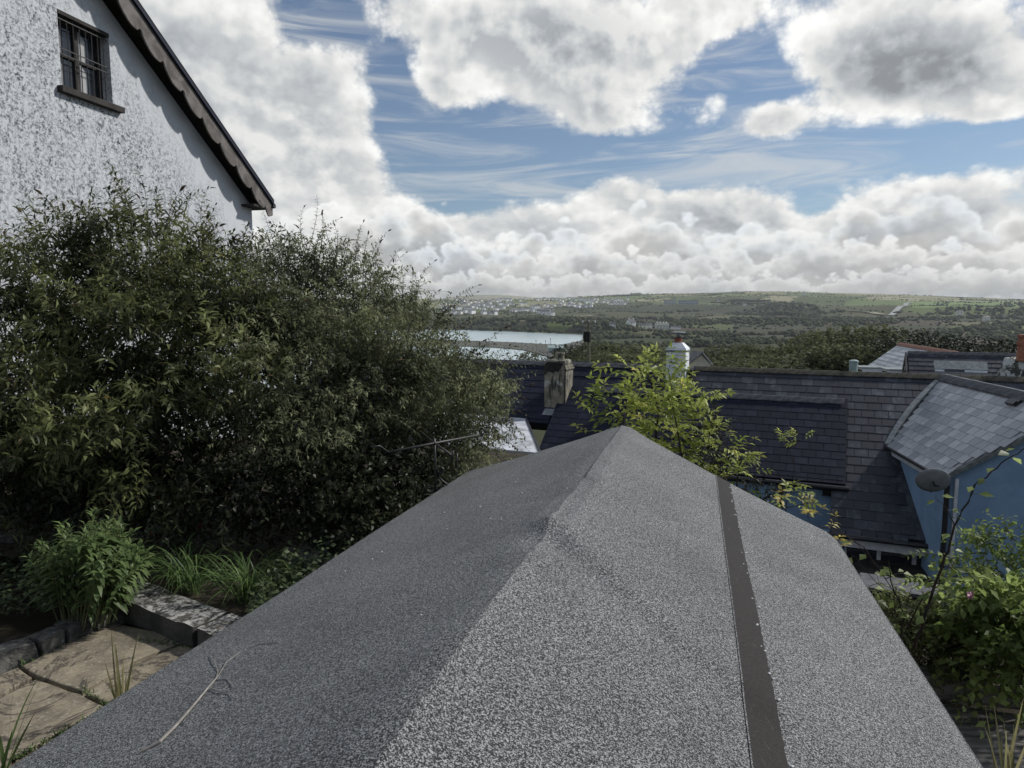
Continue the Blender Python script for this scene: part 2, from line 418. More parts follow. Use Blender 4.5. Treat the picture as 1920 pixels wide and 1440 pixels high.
# leaves
leafmat('leaf_buddleia', (.016, .022, .011), (.20, .22, .09), .35, third=(.20, .10, .03))
leafmat('leaf_olive', (.025, .032, .016), (.27, .29, .16), .35, third=(.24, .20, .07))
leafmat('leaf_tree', (.034, .042, .020), (.15, .165, .08), .35, .6)
leafmat('leaf_tree_dark', (.014, .019, .011), (.055, .065, .036), .12, .6)
leafmat('leaf_elder', (.15, .20, .035), (.46, .50, .13), .5, third=(.55, .42, .06))
leafmat('leaf_yellow', (.24, .20, .05), (.55, .46, .12), .45)
leafmat('leaf_rust', (.012, .016, .008), (.035, .042, .020), .2, third=(.22, .035, .02))
leafmat('leaf_fresh', (.055, .085, .030), (.16, .22, .085), .35)
leafmat('leaf_vine', (.09, .13, .035), (.33, .40, .14), .5, third=(.50, .46, .26))
leafmat('leaf_small', (.05, .065, .022), (.20, .23, .09), .4)
leafmat('leaf_ivy', (.015, .025, .012), (.075, .10, .045), .2)
leafmat('grass_blade', (.035, .065, .02), (.14, .21, .07), .35)
leafmat('grass_dry', (.11, .12, .05), (.34, .31, .16), .4)

# ------------------------------------------------------------------ leaves and stems
def unit(a): return a/np.maximum(np.linalg.norm(a, axis=-1, keepdims=True), 1e-9)
def leaf_mesh(name, p, d, n, L, Wd, var, mat, curve=.18, fold=.12):
    N = len(p); d = unit(d); s = unit(np.cross(d, n)); nn = np.cross(s, d)
    L = L[:, None]; Wd = Wd[:, None]
    V = np.empty((N, 5, 3))
    V[:, 0] = p
    V[:, 1] = p + d*L*.45 + s*Wd*.5 + nn*L*(curve*.5)
    V[:, 2] = p + d*L*.98 - nn*L*curve*.6
    V[:, 3] = p + d*L*.45 - s*Wd*.5 + nn*L*(curve*.5)
    V[:, 4] = p + d*L*.5 + nn*(L*curve*.5 - Wd*fold)
    b = (np.arange(N)*5)[:, None]
    F = np.concatenate([b+np.array([[0, 1, 4]]), b+np.array([[1, 2, 4]]), b+np.array([[2, 3, 4]]), b+np.array([[3, 0, 4]])], 1).reshape(-1, 3)
    return raw_mesh(name, V.reshape(-1, 3), F, mat, np.repeat(var, 5))
def foliage(ells, ntw, tlen, nl, L, Wd, up=.5, outw=1.0, rnd_=.5, droop=.25, shell=.55, spread=.9, zmin=None, seed=1, ragged=.25):
    """twigs spread through ellipsoids (cx,cy,cz,rx,ry,rz); returns leaf arrays and twig polylines"""
    g = np.random.default_rng(seed)
    E = np.array(ells, float); w = E[:, 3]*E[:, 4]*E[:, 5]; w = w**.7; w /= w.sum()
    idx = g.choice(len(E), ntw, p=w); e = E[idx]
    q = unit(g.normal(size=(ntw, 3))); rr = shell + (1-shell)*g.random((ntw, 1))**.7
    rr = rr*(1 + ragged*(g.random((ntw, 1))-.5))
    o = e[:, :3] + q*rr*e[:, 3:6]
    if zmin is not None: o[:, 2] = np.maximum(o[:, 2], zmin + .05 + .2*g.random(ntw))
    dr = unit(q*outw + np.array([0, 0, up]) + g.normal(size=(ntw, 3))*rnd_)
    tl = tlen*(.6 + .8*g.random(ntw))
    t = np.linspace(.08, 1, nl)[None, :, None]
    pos = o[:, None] + dr[:, None]*tl[:, None, None]*t - np.array([0, 0, 1.])*droop*(tl[:, None, None]*t)**2/np.maximum(tl[:, None, None], .01)
    tan = unit(dr[:, None] - np.array([0, 0, 2.])*droop*t*np.ones_like(pos))
    side = unit(np.cross(tan, g.normal(size=pos.shape)))
    ld = unit(tan*.55 + side*spread + g.normal(size=pos.shape)*.22 - np.array([0, 0, .25]))
    nr = unit(g.normal(size=pos.shape)*.55 + np.array([0, 0, 1.]))
    LL = L*(.6 + .6*g.random(pos.shape[:2]))*(1 - .35*t[..., 0]); WW = Wd*(.7 + .5*g.random(pos.shape[:2]))
    var = np.clip(np.repeat(g.random((ntw, 1))*.6, nl, 1) + g.random(pos.shape[:2])*.4, 0, 1)
    q_ = pos*np.array([3.1, 2.7, 3.6]); cl_ = np.sin(q_[..., 0]+1.3*np.sin(q_[..., 2]))*np.sin(q_[..., 1]*1.2+q_[..., 2]*1.1)
    var = np.clip(var*.60 + .17 + .44*cl_, 0, .925 if True else 1) + (g.random(var.shape) > .993)*.2
    f = lambda a: a.reshape(-1, a.shape[-1]) if a.ndim == 3 else a.ravel()
    lines = [(o[i], o[i] + dr[i]*tl[i]*.5 - np.array([0, 0, droop*tl[i]*.25]), o[i] + dr[i]*tl[i] - np.array([0, 0, droop*tl[i]])) for i in range(ntw)]
    return [f(pos), f(ld), f(nr), f(LL), f(WW), f(var)], lines
def cat_(lst): return [np.concatenate([l[i] for l in lst]) for i in range(6)]
def stems_mb(base, tips, r0, seed=3, bend=.25, k=5, n=5):
    g = random.Random(seed); mb = MB()
    for tp in tips:
        b0 = Vector(base) + Vector((g.uniform(-1, 1), g.uniform(-1, 1), 0))*r0*4
        tp = Vector(tp); L = (tp-b0).length; off = Vector((g.uniform(-1, 1), g.uniform(-1, 1), .8))*bend*L*.5
        pts = []; rad = []
        for i in range(n+1):
            s_ = i/n; pts.append(b0.lerp(tp, s_) + off*math.sin(math.pi*s_)*.6 + Vector((g.uniform(-1, 1), g.uniform(-1, 1), 0))*.02*L*(0 < i < n))
            rad.append(r0*(1-.82*s_))
        mb.tube(pts, rad, k, cap=False)
    return mb
def twig_mb(mb, lines, r, every=1, k=3):
    for i in range(0, len(lines), every):
        mb.tube(lines[i], [r, r*.7, r*.35], k, cap=False)
# ------------------------------------------------------------------ terrain
def lin(x, xs, ys): return np.interp(x, xs, ys)
SKYX = [400, 700, 820, 1000, 1100, 1180, 1300, 1400, 1500, 1700, 1920, 2300, 3000]
SKYY = [566, 564, 562, 560, 555.5, 552, 551, 548.5, 550.5, 557, 566, 578, 590]
gh = np.random.default_rng(11)
WAVES = [(gh.uniform(0, 2*math.pi), gh.uniform(0, 2*math.pi), 2*math.pi/l, a) for l, a in ((900, 9), (620, 7), (400, 4.5), (260, 3), (170, 1.6), (110, 1.0))]
def terrain_z(az, r):
    """az in radians, r in metres (arrays); z relative to the camera"""
    az = np.asarray(az, float); r = np.asarray(r, float)
    x = r*np.sin(az); y = r*np.cos(az)
    px = 960 + FPX*np.tan(np.clip(az, -1.15, 1.15))
    zl = lin(r, [0, 8, 13, 16, 25, 60, 70, 95, 120, 170, 230, 300, 550, 700], [-2.2, -2.3, -2.9, -5.0, -8, -9.5, -10.5, -13, -16.5, -19, -31, -41, -45, -46])
    zr = lin(r, [0, 6.8, 7.8, 8.8, 11, 25, 60, 70, 95, 120, 170, 230, 300, 550, 700], [-2.42, -2.45, -3.9, -5.8, -7, -9, -9.5, -10.5, -13, -16.5, -19, -30, -40, -43.5, -44])
    wr = 1/(1+np.exp(-(np.degrees(az)-6)/2.5))
    zn = zl*(1-wr) + zr*wr
    sky_y = lin(px, SKYX, SKYY)
    shore = lin(px, [200, 850, 1090, 1150, 1300], [1750, 1540, 1240, 1150, 1100])
    e = lambda yy: (580-yy)/FPX
    def prof(rs, ys):
        # rs, ys lists of arrays; piecewise in r
        z = np.full(r.shape, np.nan)
        for i in range(len(rs)-1):
            r0, r1 = rs[i], rs[i+1]; m_ = (r >= r0) & (r <= r1)
            t = np.clip((r-r0)/np.maximum(r1-r0, 1), 0, 1); z0 = ys[i]; z1 = ys[i+1]
            z = np.where(m_, z0+(z1-z0)*t, z)
        return z
    o1 = np.ones_like(r)
    ZL = prof([700*o1, shore, shore+110, 2100*o1, 2700*o1, 3300*o1, 4100*o1, 7000*o1, 20000*o1],
              [-46*o1, -46*o1, (shore+110)*e(602), 2100*e(594)*o1, 2700*e(583)*o1, 3300*e(571)*o1, 4100*e(sky_y+.5), -30*o1, -200*o1])
    ZR = prof([700*o1, 1350*o1, 1650*o1, 2150*o1, 2700*o1, 3400*o1, 4300*o1, 7000*o1, 20000*o1],
              [-43.5*o1, -43*o1, 1650*e(607)*o1, 2150*e(593)*o1, 2700*e(580)*o1, 3400*e(564+(sky_y-550)*.7), 4300*e(sky_y), -30*o1, -200*o1])
    w2 = 1/(1+np.exp(-(px-1150)/35.))
    zf = ZL*(1-w2)+ZR*w2
    und = sum(a*np.sin(k_*(x*math.cos(t1)+y*math.sin(t1))+t2) for t1, t2, k_, a in WAVES)
    zf = zf + und*np.clip((r-1500)/900, 0, 1)*np.clip((4300-r)/900+.12, .12, 1)*.75
    # water: the main channel and the pool behind the spit
    yp = 580 + FPX*45/np.maximum(r, 50)
    zz = np.where(r < 700, zn, zf)
    spit_top = lin(px, [830, 960, 1050, 1085, 1115], [637, 642, 647, 640, 622]); sh_y = lin(px, [830, 1090, 1115], [617, 627, 622])
    ch = (yp < spit_top) & (r < shore) & (px < 1094)
    spit_bot = lin(px, [830, 930, 985], [648, 652, 657]); rx = lin(yp, [655, 662, 668, 680, 700, 720], [975, 1000, 1022, 1052, 1072, 1080])
    pool = (yp > spit_bot) & (px < rx) & (yp < 760)
    land_low = np.where((r > 450) & (r < 1650) & (px < 1300), -44.2, zz)
    zz = np.where((r > 420) & (r < shore+60) & (px < 1300), np.minimum(np.maximum(zz, land_low), -44.0), zz)
    zz = np.where((ch | pool) & (r > 380), -47.5, zz)
    return zz
ring = np.concatenate([[0], np.geomspace(.6, 420, 70), np.linspace(440, 1100, 170)[0:], np.geomspace(1110, 4600, 190), np.geomspace(4800, 9800, 10)])
azs = np.radians(np.concatenate([np.linspace(-180, -50, 27)[:-1], np.linspace(-50, -10, 60)[:-1], np.linspace(-10, 42, 420), np.linspace(42, 180, 30)[1:-1]]))
AZG, RG = np.meshgrid(azs, ring, indexing='ij')
# fields
gf = np.random.default_rng(5)
seeds = gf.uniform([-3500, 1000], [5500, 6200], (900, 2))
def nearest2(x, y):
    P2 = np.stack([x.ravel(), y.ravel()], 1); outd1 = np.empty(len(P2)); outd2 = np.empty(len(P2)); oi = np.empty(len(P2), int)
    for s_ in range(0, len(P2), 4000):
        q = P2[s_:s_+4000]; d = np.hypot((q[:, None, 0]-seeds[None, :, 0])*.75, q[:, None, 1]-seeds[None, :, 1])
        pr = np.argpartition(d, 1, axis=1)[:, :2]; dd = np.take_along_axis(d, pr, 1); so = np.argsort(dd, 1)
        pr = np.take_along_axis(pr, so, 1); dd = np.take_along_axis(dd, so, 1)
        outd1[s_:s_+4000] = dd[:, 0]; outd2[s_:s_+4000] = dd[:, 1]; oi[s_:s_+4000] = pr[:, 0]
    return outd1.reshape(x.shape), outd2.reshape(x.shape), oi.reshape(x.shape)
ZG = terrain_z(AZG, RG); XG = RG*np.sin(AZG); YG = RG*np.cos(AZG)
pal_cloud_shade = np.array([(.045, .055, .028), (.055, .058, .035), (.07, .075, .035), (.085, .10, .04), (.10, .13, .045), (.12, .115, .065), (.065, .052, .036)])  # cloud shadow on the middle hillside is put into these dark field colours
cellc = pal_cloud_shade[gf.choice(len(pal_cloud_shade), len(seeds), p=[.24, .22, .16, .12, .08, .08, .10])]
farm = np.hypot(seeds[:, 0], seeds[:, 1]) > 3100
pal_sun_patch = np.array([(.13, .17, .065), (.22, .22, .12), (.10, .125, .055), (.27, .255, .16), (.08, .10, .045)])  # brighter far fields: patches of sun put into the colour
cellc[farm] = pal_sun_patch[gf.choice(len(pal_sun_patch), farm.sum())]
d1, d2, ci_ = nearest2(XG, YG)
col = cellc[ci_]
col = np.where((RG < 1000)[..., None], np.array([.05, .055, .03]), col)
PXG = 960+FPX*np.tan(np.clip(AZG, -1.2, 1.2))
stony = (RG > 430) & (RG < 1100) & (PXG < 1110)
col = np.where(stony[..., None], np.where((gf.random(RG.shape) < .5)[..., None], np.array([.13, .125, .12]), np.array([.09, .10, .06])), col)
col = np.where((RG < 30)[..., None], np.array([.030, .026, .018]), col)
YP = 580 - FPX*ZG/np.maximum(RG, 1)
bright = (PXG > 1705) & (PXG < 1900) & (YP > 568) & (YP < 578.5) & (RG > 2500)
col = np.where(bright[..., None], np.array([.15, .21, .075]), col)
na, nr_ = AZG.shape
V = np.stack([XG, YG, ZG], -1).reshape(-1, 3)
i_ = np.arange(na)[:, None]; j_ = np.arange(nr_-1)[None]; i2 = (i_+1) % na
F = np.stack([i_*nr_+j_, i2*nr_+j_, i2*nr_+j_+1, i_*nr_+j_+1], -1).reshape(-1, 4)[:, ::-1]
m, b = pmat('countryside', .95, .1); t = tex(); n1 = noise(t, .03, 5, .65); n2 = noise(t, 3.0, 4, .6)
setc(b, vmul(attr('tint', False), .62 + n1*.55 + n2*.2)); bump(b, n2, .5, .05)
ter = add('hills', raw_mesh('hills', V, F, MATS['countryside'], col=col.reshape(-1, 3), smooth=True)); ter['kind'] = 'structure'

def land_point(px, py, r0=900, r1=6000):
    az = math.atan((px-960)/FPX); rs = np.geomspace(r0, r1, 900)
    z = terrain_z(np.full_like(rs, az), rs)
    # the row at which each point shows
    c, s = math.cos(PITCH), math.sin(PITCH); x = rs*math.sin(az); y = rs*math.cos(az)
    f = y*c - z*s; u = y*s + z*c; pr = 720 - FPX*u/f
    ok = np.where(pr <= py)[0]; k_ = ok[0] if len(ok) else len(rs)-1
    return Vector((x[k_], y[k_], z[k_]))

# water
m, b = pmat('water', .12, .5); t = tex(); b.inputs['Base Color'].default_value = (.44, .54, .55, 1)
bump(b, noise(scl(t, (.25, 1, 1)), .55, 4, .6), .35, .35); setr(b, noise(t, .01, 3, .6)*.22 + .10)
mb = MB(); mb.quadface([(-2600, 330, -45), (700, 330, -45), (700, 1900, -45), (-2600, 2300, -45)])
w_ = mb.build('water', MATS['water']); w_['kind'] = 'structure'

# ---- distant wood and hedges: one mass of small crowns
ico = bmesh.new(); bmesh.ops.create_icosphere(ico, subdivisions=1, radius=1)
IV = np.array([v.co[:] for v in ico.verts]); IF = np.array([[v.index for v in f.verts] for f in ico.faces]); ico.free()
def blobs(name, pts, rad, mat, seed, squash=.85):
    g = np.random.default_rng(seed); N = len(pts)
    jit = 1 + .28*(g.random((N, len(IV), 1))-.5)*2
    ang = g.random(N)*6.283; ca, sa = np.cos(ang), np.sin(ang)
    B = IV[None]*jit*rad[:, None, None]; B[..., 2] *= squash
    B = np.stack([B[..., 0]*ca[:, None]-B[..., 1]*sa[:, None], B[..., 0]*sa[:, None]+B[..., 1]*ca[:, None], B[..., 2]], -1)
    V = (pts[:, None]+B).reshape(-1, 3); F = (IF[None]+(np.arange(N)*len(IV))[:, None, None]).reshape(-1, 3)
    var = np.repeat(g.random(N), len(IV))*.8 + g.random(N*len(IV))*.2
    return raw_mesh(name, V, F, mat, var, smooth=False)
m, b = pmat('far_crowns', .95, .1); v = attr('var')
setc(b, vmul(mixc(sstep(v, .1, .95), (.021, .028, .016), (.075, .083, .044)), noise(tex(), .18, 4, .7)*.9 + .55))
gb = np.random.default_rng(21)
def mask_pts(n, r0, r1, azlo, azhi, fn):
    az = np.radians(gb.uniform(azlo, azhi, n)); r = np.sqrt(gb.uniform(r0**2, r1**2, n))
    x, y = r*np.sin(az), r*np.cos(az); z = terrain_z(az, r); k_ = fn(az, r, x, y, z)
    return np.stack([x, y, z], 1)[k_]
PX = lambda az: 960+FPX*np.tan(az)
def wn(x, y, l, s):  # smooth noise in -1..1
    return (np.sin(x/l+s)*np.cos(y/l*1.3+2*s) + np.sin((x+y)/l*.7+3*s)*np.cos((x-y)/l*1.1+s*5) + .6*np.sin(x/l*2.7+s*7)*np.sin(y/l*2.9+s))/2.2
def f_hedge(az, r, x, y, z):
    a, b_, _ = nearest2(x, y); return ((b_-a) < 13) & (z > -40)
hed = mask_pts(60000, 1450, 4600, -9, 38, f_hedge)
def f_wood(az, r, x, y, z):
    px = PX(az); town = (px < 1190) & (r > 1750)
    n_ = wn(x, y, 170, 1.3)+.5*wn(x, y, 60, 4.)
    thr = np.where(town, 1.0, np.where(r > 3300, .95, np.where(r > 2300, .30, -.05)))
    bank = (px < 1200) & (r < 1800)
    return ((n_ > thr) | bank) & (z > -44.5)
wod = mask_pts(26000, 1180, 4300, -9, 38, f_wood)
def f_floor(az, r, x, y, z):
    n_ = wn(x, y, 60, 2.2)+.4*wn(x, y, 25, 4.); px = PX(az)
    dark = (px > 1430) & (px < 1520) & (r > 2300)
    return (n_ > np.where(r < 700, -.5, .05)) & (px > 1095) & (z > -44.5)
flo = mask_pts(5200, 380, 1350, 5.5, 38, f_floor)
copse = mask_pts(30000, 2150, 2750, 19, 25, lambda az, r, x, y, z: np.hypot((PX(az)-1478)/55, (r-2450)/230) < 1)[:420]
print('blobs', len(hed), len(wod), len(flo), len(copse))
hed = hed[:5200]; wod = wod[:9500]
allp = np.concatenate([hed, wod, flo, copse])
rad = np.concatenate([gb.uniform(1.8, 3.6, len(hed)), gb.uniform(3, 6.5, len(wod)), gb.uniform(2.0, 4.6, len(flo)), gb.uniform(6, 9, len(copse))])
allp[:, 2] += rad*.45; allp[-len(copse):, 2] += 5
o = add('distant_woodland', blobs('distant_woodland', allp, rad, MATS['far_crowns'], 8)); tag(o, 'dark green woods, copses and hedgerows covering the far valley side', 'woodland', kind='stuff')

# far pale hill on the horizon
m, b = pmat('pale_hill', .95, .1); t = tex(); setc(b, mixc(sstep(noise(t, .002, 4, .6), .4, .6), (.20, .19, .11), (.30, .28, .17)))
V_ = []; n_ = 60
for i in range(n_+1):
    px = 700 + 520*i/n_; yy = 561 - 8.5*math.exp(-((px-915)/75)**2) - 2*math.exp(-((px-1040)/60)**2) + .5*math.sin(px*.07)
    top = P(px, yy, 8800); V_.append((top, P(px, yy, 8800) + Vector((0, 600, 0)), Vector((top.x, 6800, -60))))
mb = MB()
for i in range(n_):
    a, b2 = V_[i], V_[i+1]
    mb.quadface([a[2], b2[2], b2[0], a[0]]); mb.quadface([a[0], b2[0], b2[1], a[1]])
o = mb.build('distant_hill', MATS['pale_hill'], smooth=True); o['kind'] = 'structure'

# road climbing the far hillside
def ribbon(name, pix, width, mat, dz=.6):
    pts = [land_point(*p) for p in pix]; mb = MB()
    dense = []
    for i in range(len(pts)-1):
        for s_ in range(6): dense.append(pts[i].lerp(pts[i+1], s_/6))
    dense.append(pts[-1])
    for q in dense:
        q.z = float(terrain_z(np.array([math.atan2(q.x, q.y)]), np.array([math.hypot(q.x, q.y)]))[0]) + dz
    for i in range(len(dense)-1):
        a, b_ = dense[i], dense[i+1]; s_ = (b_-a).cross(Vector((0, 0, 1))).normalized()*width/2
        mb.quadface([a-s_, a+s_, b_+s_, b_-s_])
    o = mb.build(name, mat); o['kind'] = 'structure'; return o
simple('pale_road', (.28, .28, .28), (.36, .36, .35), .1, .7)
simple('straw', (.20, .19, .12), (.28, .26, .17), .05, .9)
ribbon('hill_road', [(1667, 592), (1676, 584), (1684, 576), (1694, 570), (1705, 567.5)], 17, MATS['pale_road'], 2.5)
ribbon('valley_lane', [(1305, 607.5), (1400, 605), (1500, 604), (1600, 602.5)], 5, MATS['pale_road'], 1.2)
for pix, w_ in (([(1365, 561.5), (1400, 562), (1440, 563)], 70), ([(1080, 594), (1110, 591), (1130, 590)], 40), ([(1590, 583), (1630, 585), (1665, 590)], 45), ([(940, 600), (975, 603), (1000, 600)], 22), ([(1150, 553.5), (1200, 553.5)], 60)):
    ribbon('far_field', pix, w_, MATS['straw'], 1.0)

# ------------------------------------------------------------------ far houses
simple('far_wall_white', (.82, .82, .82), (.86, .86, .86), .5, .9)
simple('far_wall_cream', (.68, .65, .58), (.76, .73, .66), .5, .9)
simple('far_wall_grey', (.50, .50, .49), (.60, .59, .58), .5, .9)
simple('far_roof', (.055, .058, .070), (.09, .09, .10), .5, .7)
simple('far_window', (.03, .035, .04), (.05, .055, .06), 1, .3)
def house_mesh(name, L, D, H, RH, wall, wins=3, hip=False):
    mb = MB(); l, d = L/2, D/2
    mb.prism([(-l, -d, -3), (l, -d, -3), (l, -d, H), (-l, -d, H)], (0, D, 0), 0)
    mb.prism([(-l, -d, H), (-l, d, H), (-l, 0, H+RH)], (L, 0, 0), 0)
    o_ = .4
    for s_ in (-1, 1):
        a = [(-l-o_, s_*(d+o_), H-.25), (l+o_, s_*(d+o_), H-.25), (l+o_, 0, H+RH+.12), (-l-o_, 0, H+RH+.12)]
        mb.prism(a, (0, 0, .22), 1)
    mb.box((-l+.8, 0, H+RH+.4), (.9, .9, 1.8), mi=0); mb.box((l-.8, 0, H+RH+.4), (.9, .9, 1.8), mi=0)
    for i in range(0, wins, 2):
        x = -l + L*(i+.5)/wins
        for z in (.9, 3.4):
            if z+1.3 < H: mb.box((x, -d-.02, z+.6), (1.2, .12, 1.3), mi=2)
    for s_ in (-1, 1): mb.box((s_*(l+.02), 0, 3.6), (.12, 1.2, 1.3), mi=2)
    return mb.mesh(name, [MATS[wall], MATS['far_roof'], MATS['far_window']])
HM = [house_mesh('house', 9, 7, 5.2, 2.8, 'far_wall_white'), house_mesh('house', 13, 7.5, 5.2, 3, 'far_wall_cream', 4), house_mesh('house', 8, 8, 5.4, 3.4, 'far_wall_white', 2),
      house_mesh('house', 10, 7, 2.8, 2.8, 'far_wall_grey', 3), house_mesh('house', 17, 8, 5.4, 3.2, 'far_wall_white', 6)]
gt = random.Random(4)
def far_house(me, px, py, rot, sc, label, group='houses of the far town across the water'):
    o = bpy.data.objects.new('far_house', me); C.objects.link(o); o.location = land_point(px, py); o.rotation_euler = (0, 0, rot); o.scale = (sc*1.35,)*3; o.location.z += 1.5
    return tag(o, label, 'house', group)
rows = [(562, 835, 990, 8.5, '{} of the far town\'s top row'), (567, 830, 960, 8, '{} of the far town\'s second row'), (573, 826, 985, 7.5, '{} of the far town\'s third row'),
        (580, 826, 950, 8.5, '{} of the far town\'s fourth row'), (588, 830, 935, 12, '{} of the row above the wooded bank'),
        (564, 1000, 1180, 7, '{} of the far hillside\'s upper slope'), (570, 1050, 1180, 7.5, '{} of the wooded upper slope'), (576, 980, 1110, 9, '{} of the slope right of town'), (583, 960, 1030, 9, '{} of the green slope by the bank')]
for yy, x0, x1, st, where in rows:
    x = x0
    while x < x1:
        if gt.random() < .9:
            k_ = gt.choice([0, 0, 1, 2, 2, 3, 4]); y_ = yy+gt.uniform(-2.6, 2.6)
            nm_ = {0: 'small white house with dark slate roof', 1: 'long cream house with dark slate roof', 2: 'square white gabled house', 3: 'low grey bungalow', 4: 'white terrace of joined houses'}[k_]
            f_ = (x-x0)/(x1-x0); far_house(HM[k_], x, y_, gt.choice([.6, .8, 1.0, .9, .5, 1.2])+gt.uniform(-.1, .1), gt.uniform(.9, 1.25), nm_ + ('' if '{}' in where else ' ') + where.replace('{}', ', left end' if f_ < .33 else ', middle' if f_ < .66 else ', right end'))
        x += st*gt.uniform(.6, 1.1)
for px, py, k_, rot, sc, lb in [(1022, 590, 4, .1, 1.3, 'largest white house standing alone above the green field'), (1034, 592, 2, .6, 1.3, 'white gabled house right beside the largest white house'), (1010, 588, 0, 0, 1.2, 'white house left beside the largest white house'),
        (1182, 614.5, 2, .5, 1.3, 'white pointed house left of the castle-like hotel in the valley'), (1205, 617, 1, 0, .9, 'low white house by the valley road left of the hotel'), (1216, 616, 0, .3, .8, 'small white house nearest the hotel on its left'),
        (1148, 616, 0, 0, .8, 'small white house half hidden in the valley trees'), (1503, 552, 0, .2, 1.2, 'white farmhouse alone on the skyline fields'), (1345, 566, 3, 0, 1.2, 'grey farm building right of the long pale blue block'),
        (1393, 573.5, 0, 0, .8, 'tiny white cottage under the pale field on the hill'), (1795, 591, 1, 0, 1.0, 'white farmhouse in the dark woods at the right'), (1845, 601, 1, .2, .9, 'pale house farthest right in the dark woods')]:
    far_house(HM[k_], px, py, rot, sc, lb, 'scattered houses on the far hillside')
# the long pale blue block on the hill (two wings)
simple('pale_blue_wall', (.34, .42, .48), (.42, .50, .55), .3, .7)
simple('pale_wall', (.46, .48, .47), (.55, .56, .55), .3, .7)
def block(px, py, L, D, H, nw, nf, wall, label, roof='far_roof', rot=0.0):
    p = land_point(px, py); root = empty('long_building', p); root.rotation_euler = (0, 0, rot)
    def child(mb, name, mat, par=root):
        o = bpy.data.objects.new(name, mb.mesh(name, MATS[mat])); C.objects.link(o); o.parent = par; return o
    mb = MB(); mb.box((0, 0, H/2-3), (L, D, H+6)); w = child(mb, 'wall', wall)
    mb = MB(); mb.box((0, 0, H+.5), (L+1, D+1, 1.0)); child(mb, 'roof', roof)
    wm = None
    for i in range(nw):
        for j in range(nf):
            x = -L/2 + L*(i+.5)/nw; z = H*(j+.5)/nf
            if wm is None:
                mb = MB(); mb.box((0, 0, 0), (L/nw*.5, .3, H/nf*.55)); wm = mb.mesh('window', MATS['far_window'])
            o = bpy.data.objects.new('window', wm); C.objects.link(o); o.parent = root; o.location = (x, -D/2-.1, z)
    return tag(root, label, 'building')
block(1254, 571, 50, 16, 18, 8, 3, 'pale_wall', 'white four storey wing of the long block on the hill', rot=-.1)
block(1288, 570.5, 78, 16, 14, 13, 2, 'pale_blue_wall', 'long pale blue glazed wing of the block on the hill', rot=-.05)
# the hotel with gables by the valley road
p = land_point(1240, 618, 700); root = empty('gabled_hotel', p)
mb = MB(); mb.box((0, 0, 5), (26, 12, 16)); o = mb.build('wall', MATS['far_wall_grey'], None); o.parent = root
for gx in (-9, -3, 3, 9):
    mb = MB(); mb.prism([(gx-2.8, -6.3, 9), (gx+2.8, -6.3, 9), (gx, -6.3, 15.5)], (0, 12.4, 0)); o = mb.build('gable', MATS['far_wall_cream']); o.parent = root
    for z in (3, 7):
        mb = MB(); mb.box((gx, -6.1, z), (1.6, .3, 2.2)); o = mb.build('window', MATS['far_window']); o.parent = root
tag(root, 'old gabled stone hotel at the foot of the valley woods', 'building')
p = land_point(1266, 617, 700); root = empty('white_lodge', p)
mb = MB(); mb.prism([(-10, -3.5, -2), (10, -3.5, -2), (10, -3.5, 3), (-10, -3.5, 4)], (0, 7, 0)); o = mb.build('wall', MATS['far_wall_white']); o.parent = root
mb = MB(); mb.prism([(-10.4, -4, 3.6), (-10.4, 4, 3.6), (-10.4, 0, 6.8)], (20.8, 0, -.6)); o = mb.build('roof', MATS['far_roof']); o.parent = root
tag(root, 'long white lodge adjoining the right end of the gabled hotel', 'house')
# boathouse on the spit + harbour posts
p = Pz(1043, 660, -44); root = empty('boathouse', p)
mb = MB(); mb.box((0, 0, 2.0), (17, 9, 5)); o = mb.build('wall', MATS['teal_metal']); o.parent = root
mb = MB(); mb.prism([(-9, -5, 4.5), (-9, 5, 4.5), (-9, 0, 7.2)], (18, 0, 0)); o = mb.build('roof', MATS['teal_metal']); o.parent = root
mb = MB(); mb.box((0, -4.6, 1.6), (6, .3, 4)); o = mb.build('door', MATS['far_window']); o.parent = root
tag(root, 'pale teal boathouse at the end of the stony spit', 'building')
for px, py, h, lb in ((1005, 652, 8, 'leftmost thin mooring post on the spit'), (1023, 651, 7, 'middle mooring post with a light on the spit'), (1032, 650, 9, 'tallest mooring post nearest the teal boathouse')):
    b_ = Pz(px, py, -44.5); mb = MB(); mb.tube([b_, b_+Vector((0, 0, h))], [.28, .2], 6); mb.lathe(b_+Vector((0, 0, h)), [(.5, 0), (.6, .5), (.3, 1.0)], 8)
    tag(mb.build('mooring_post', MATS['soot']), lb, 'post', 'mooring posts on the spit')
# stones along the spit
gs = np.random.default_rng(3); pp = []
while len(pp) < 900:
    px = gs.uniform(830, 1090); py = gs.uniform(640, 690); q = Pz(px, py, -44.2)
    if float(terrain_z(np.array([math.atan2(q.x, q.y)]), np.array([math.hypot(q.x, q.y)]))[0]) > -45: pp.append(q[:])
simple('spit_stone', (.09, .088, .09), (.19, .185, .19), .2, .9)
o = add('spit_stones', blobs('spit_stones', np.array(pp), gs.uniform(.5, 1.5, len(pp)), MATS['spit_stone'], 5, .6)); tag(o, 'grey boulders and shingle heaped along the spit', 'stones', kind='stuff')

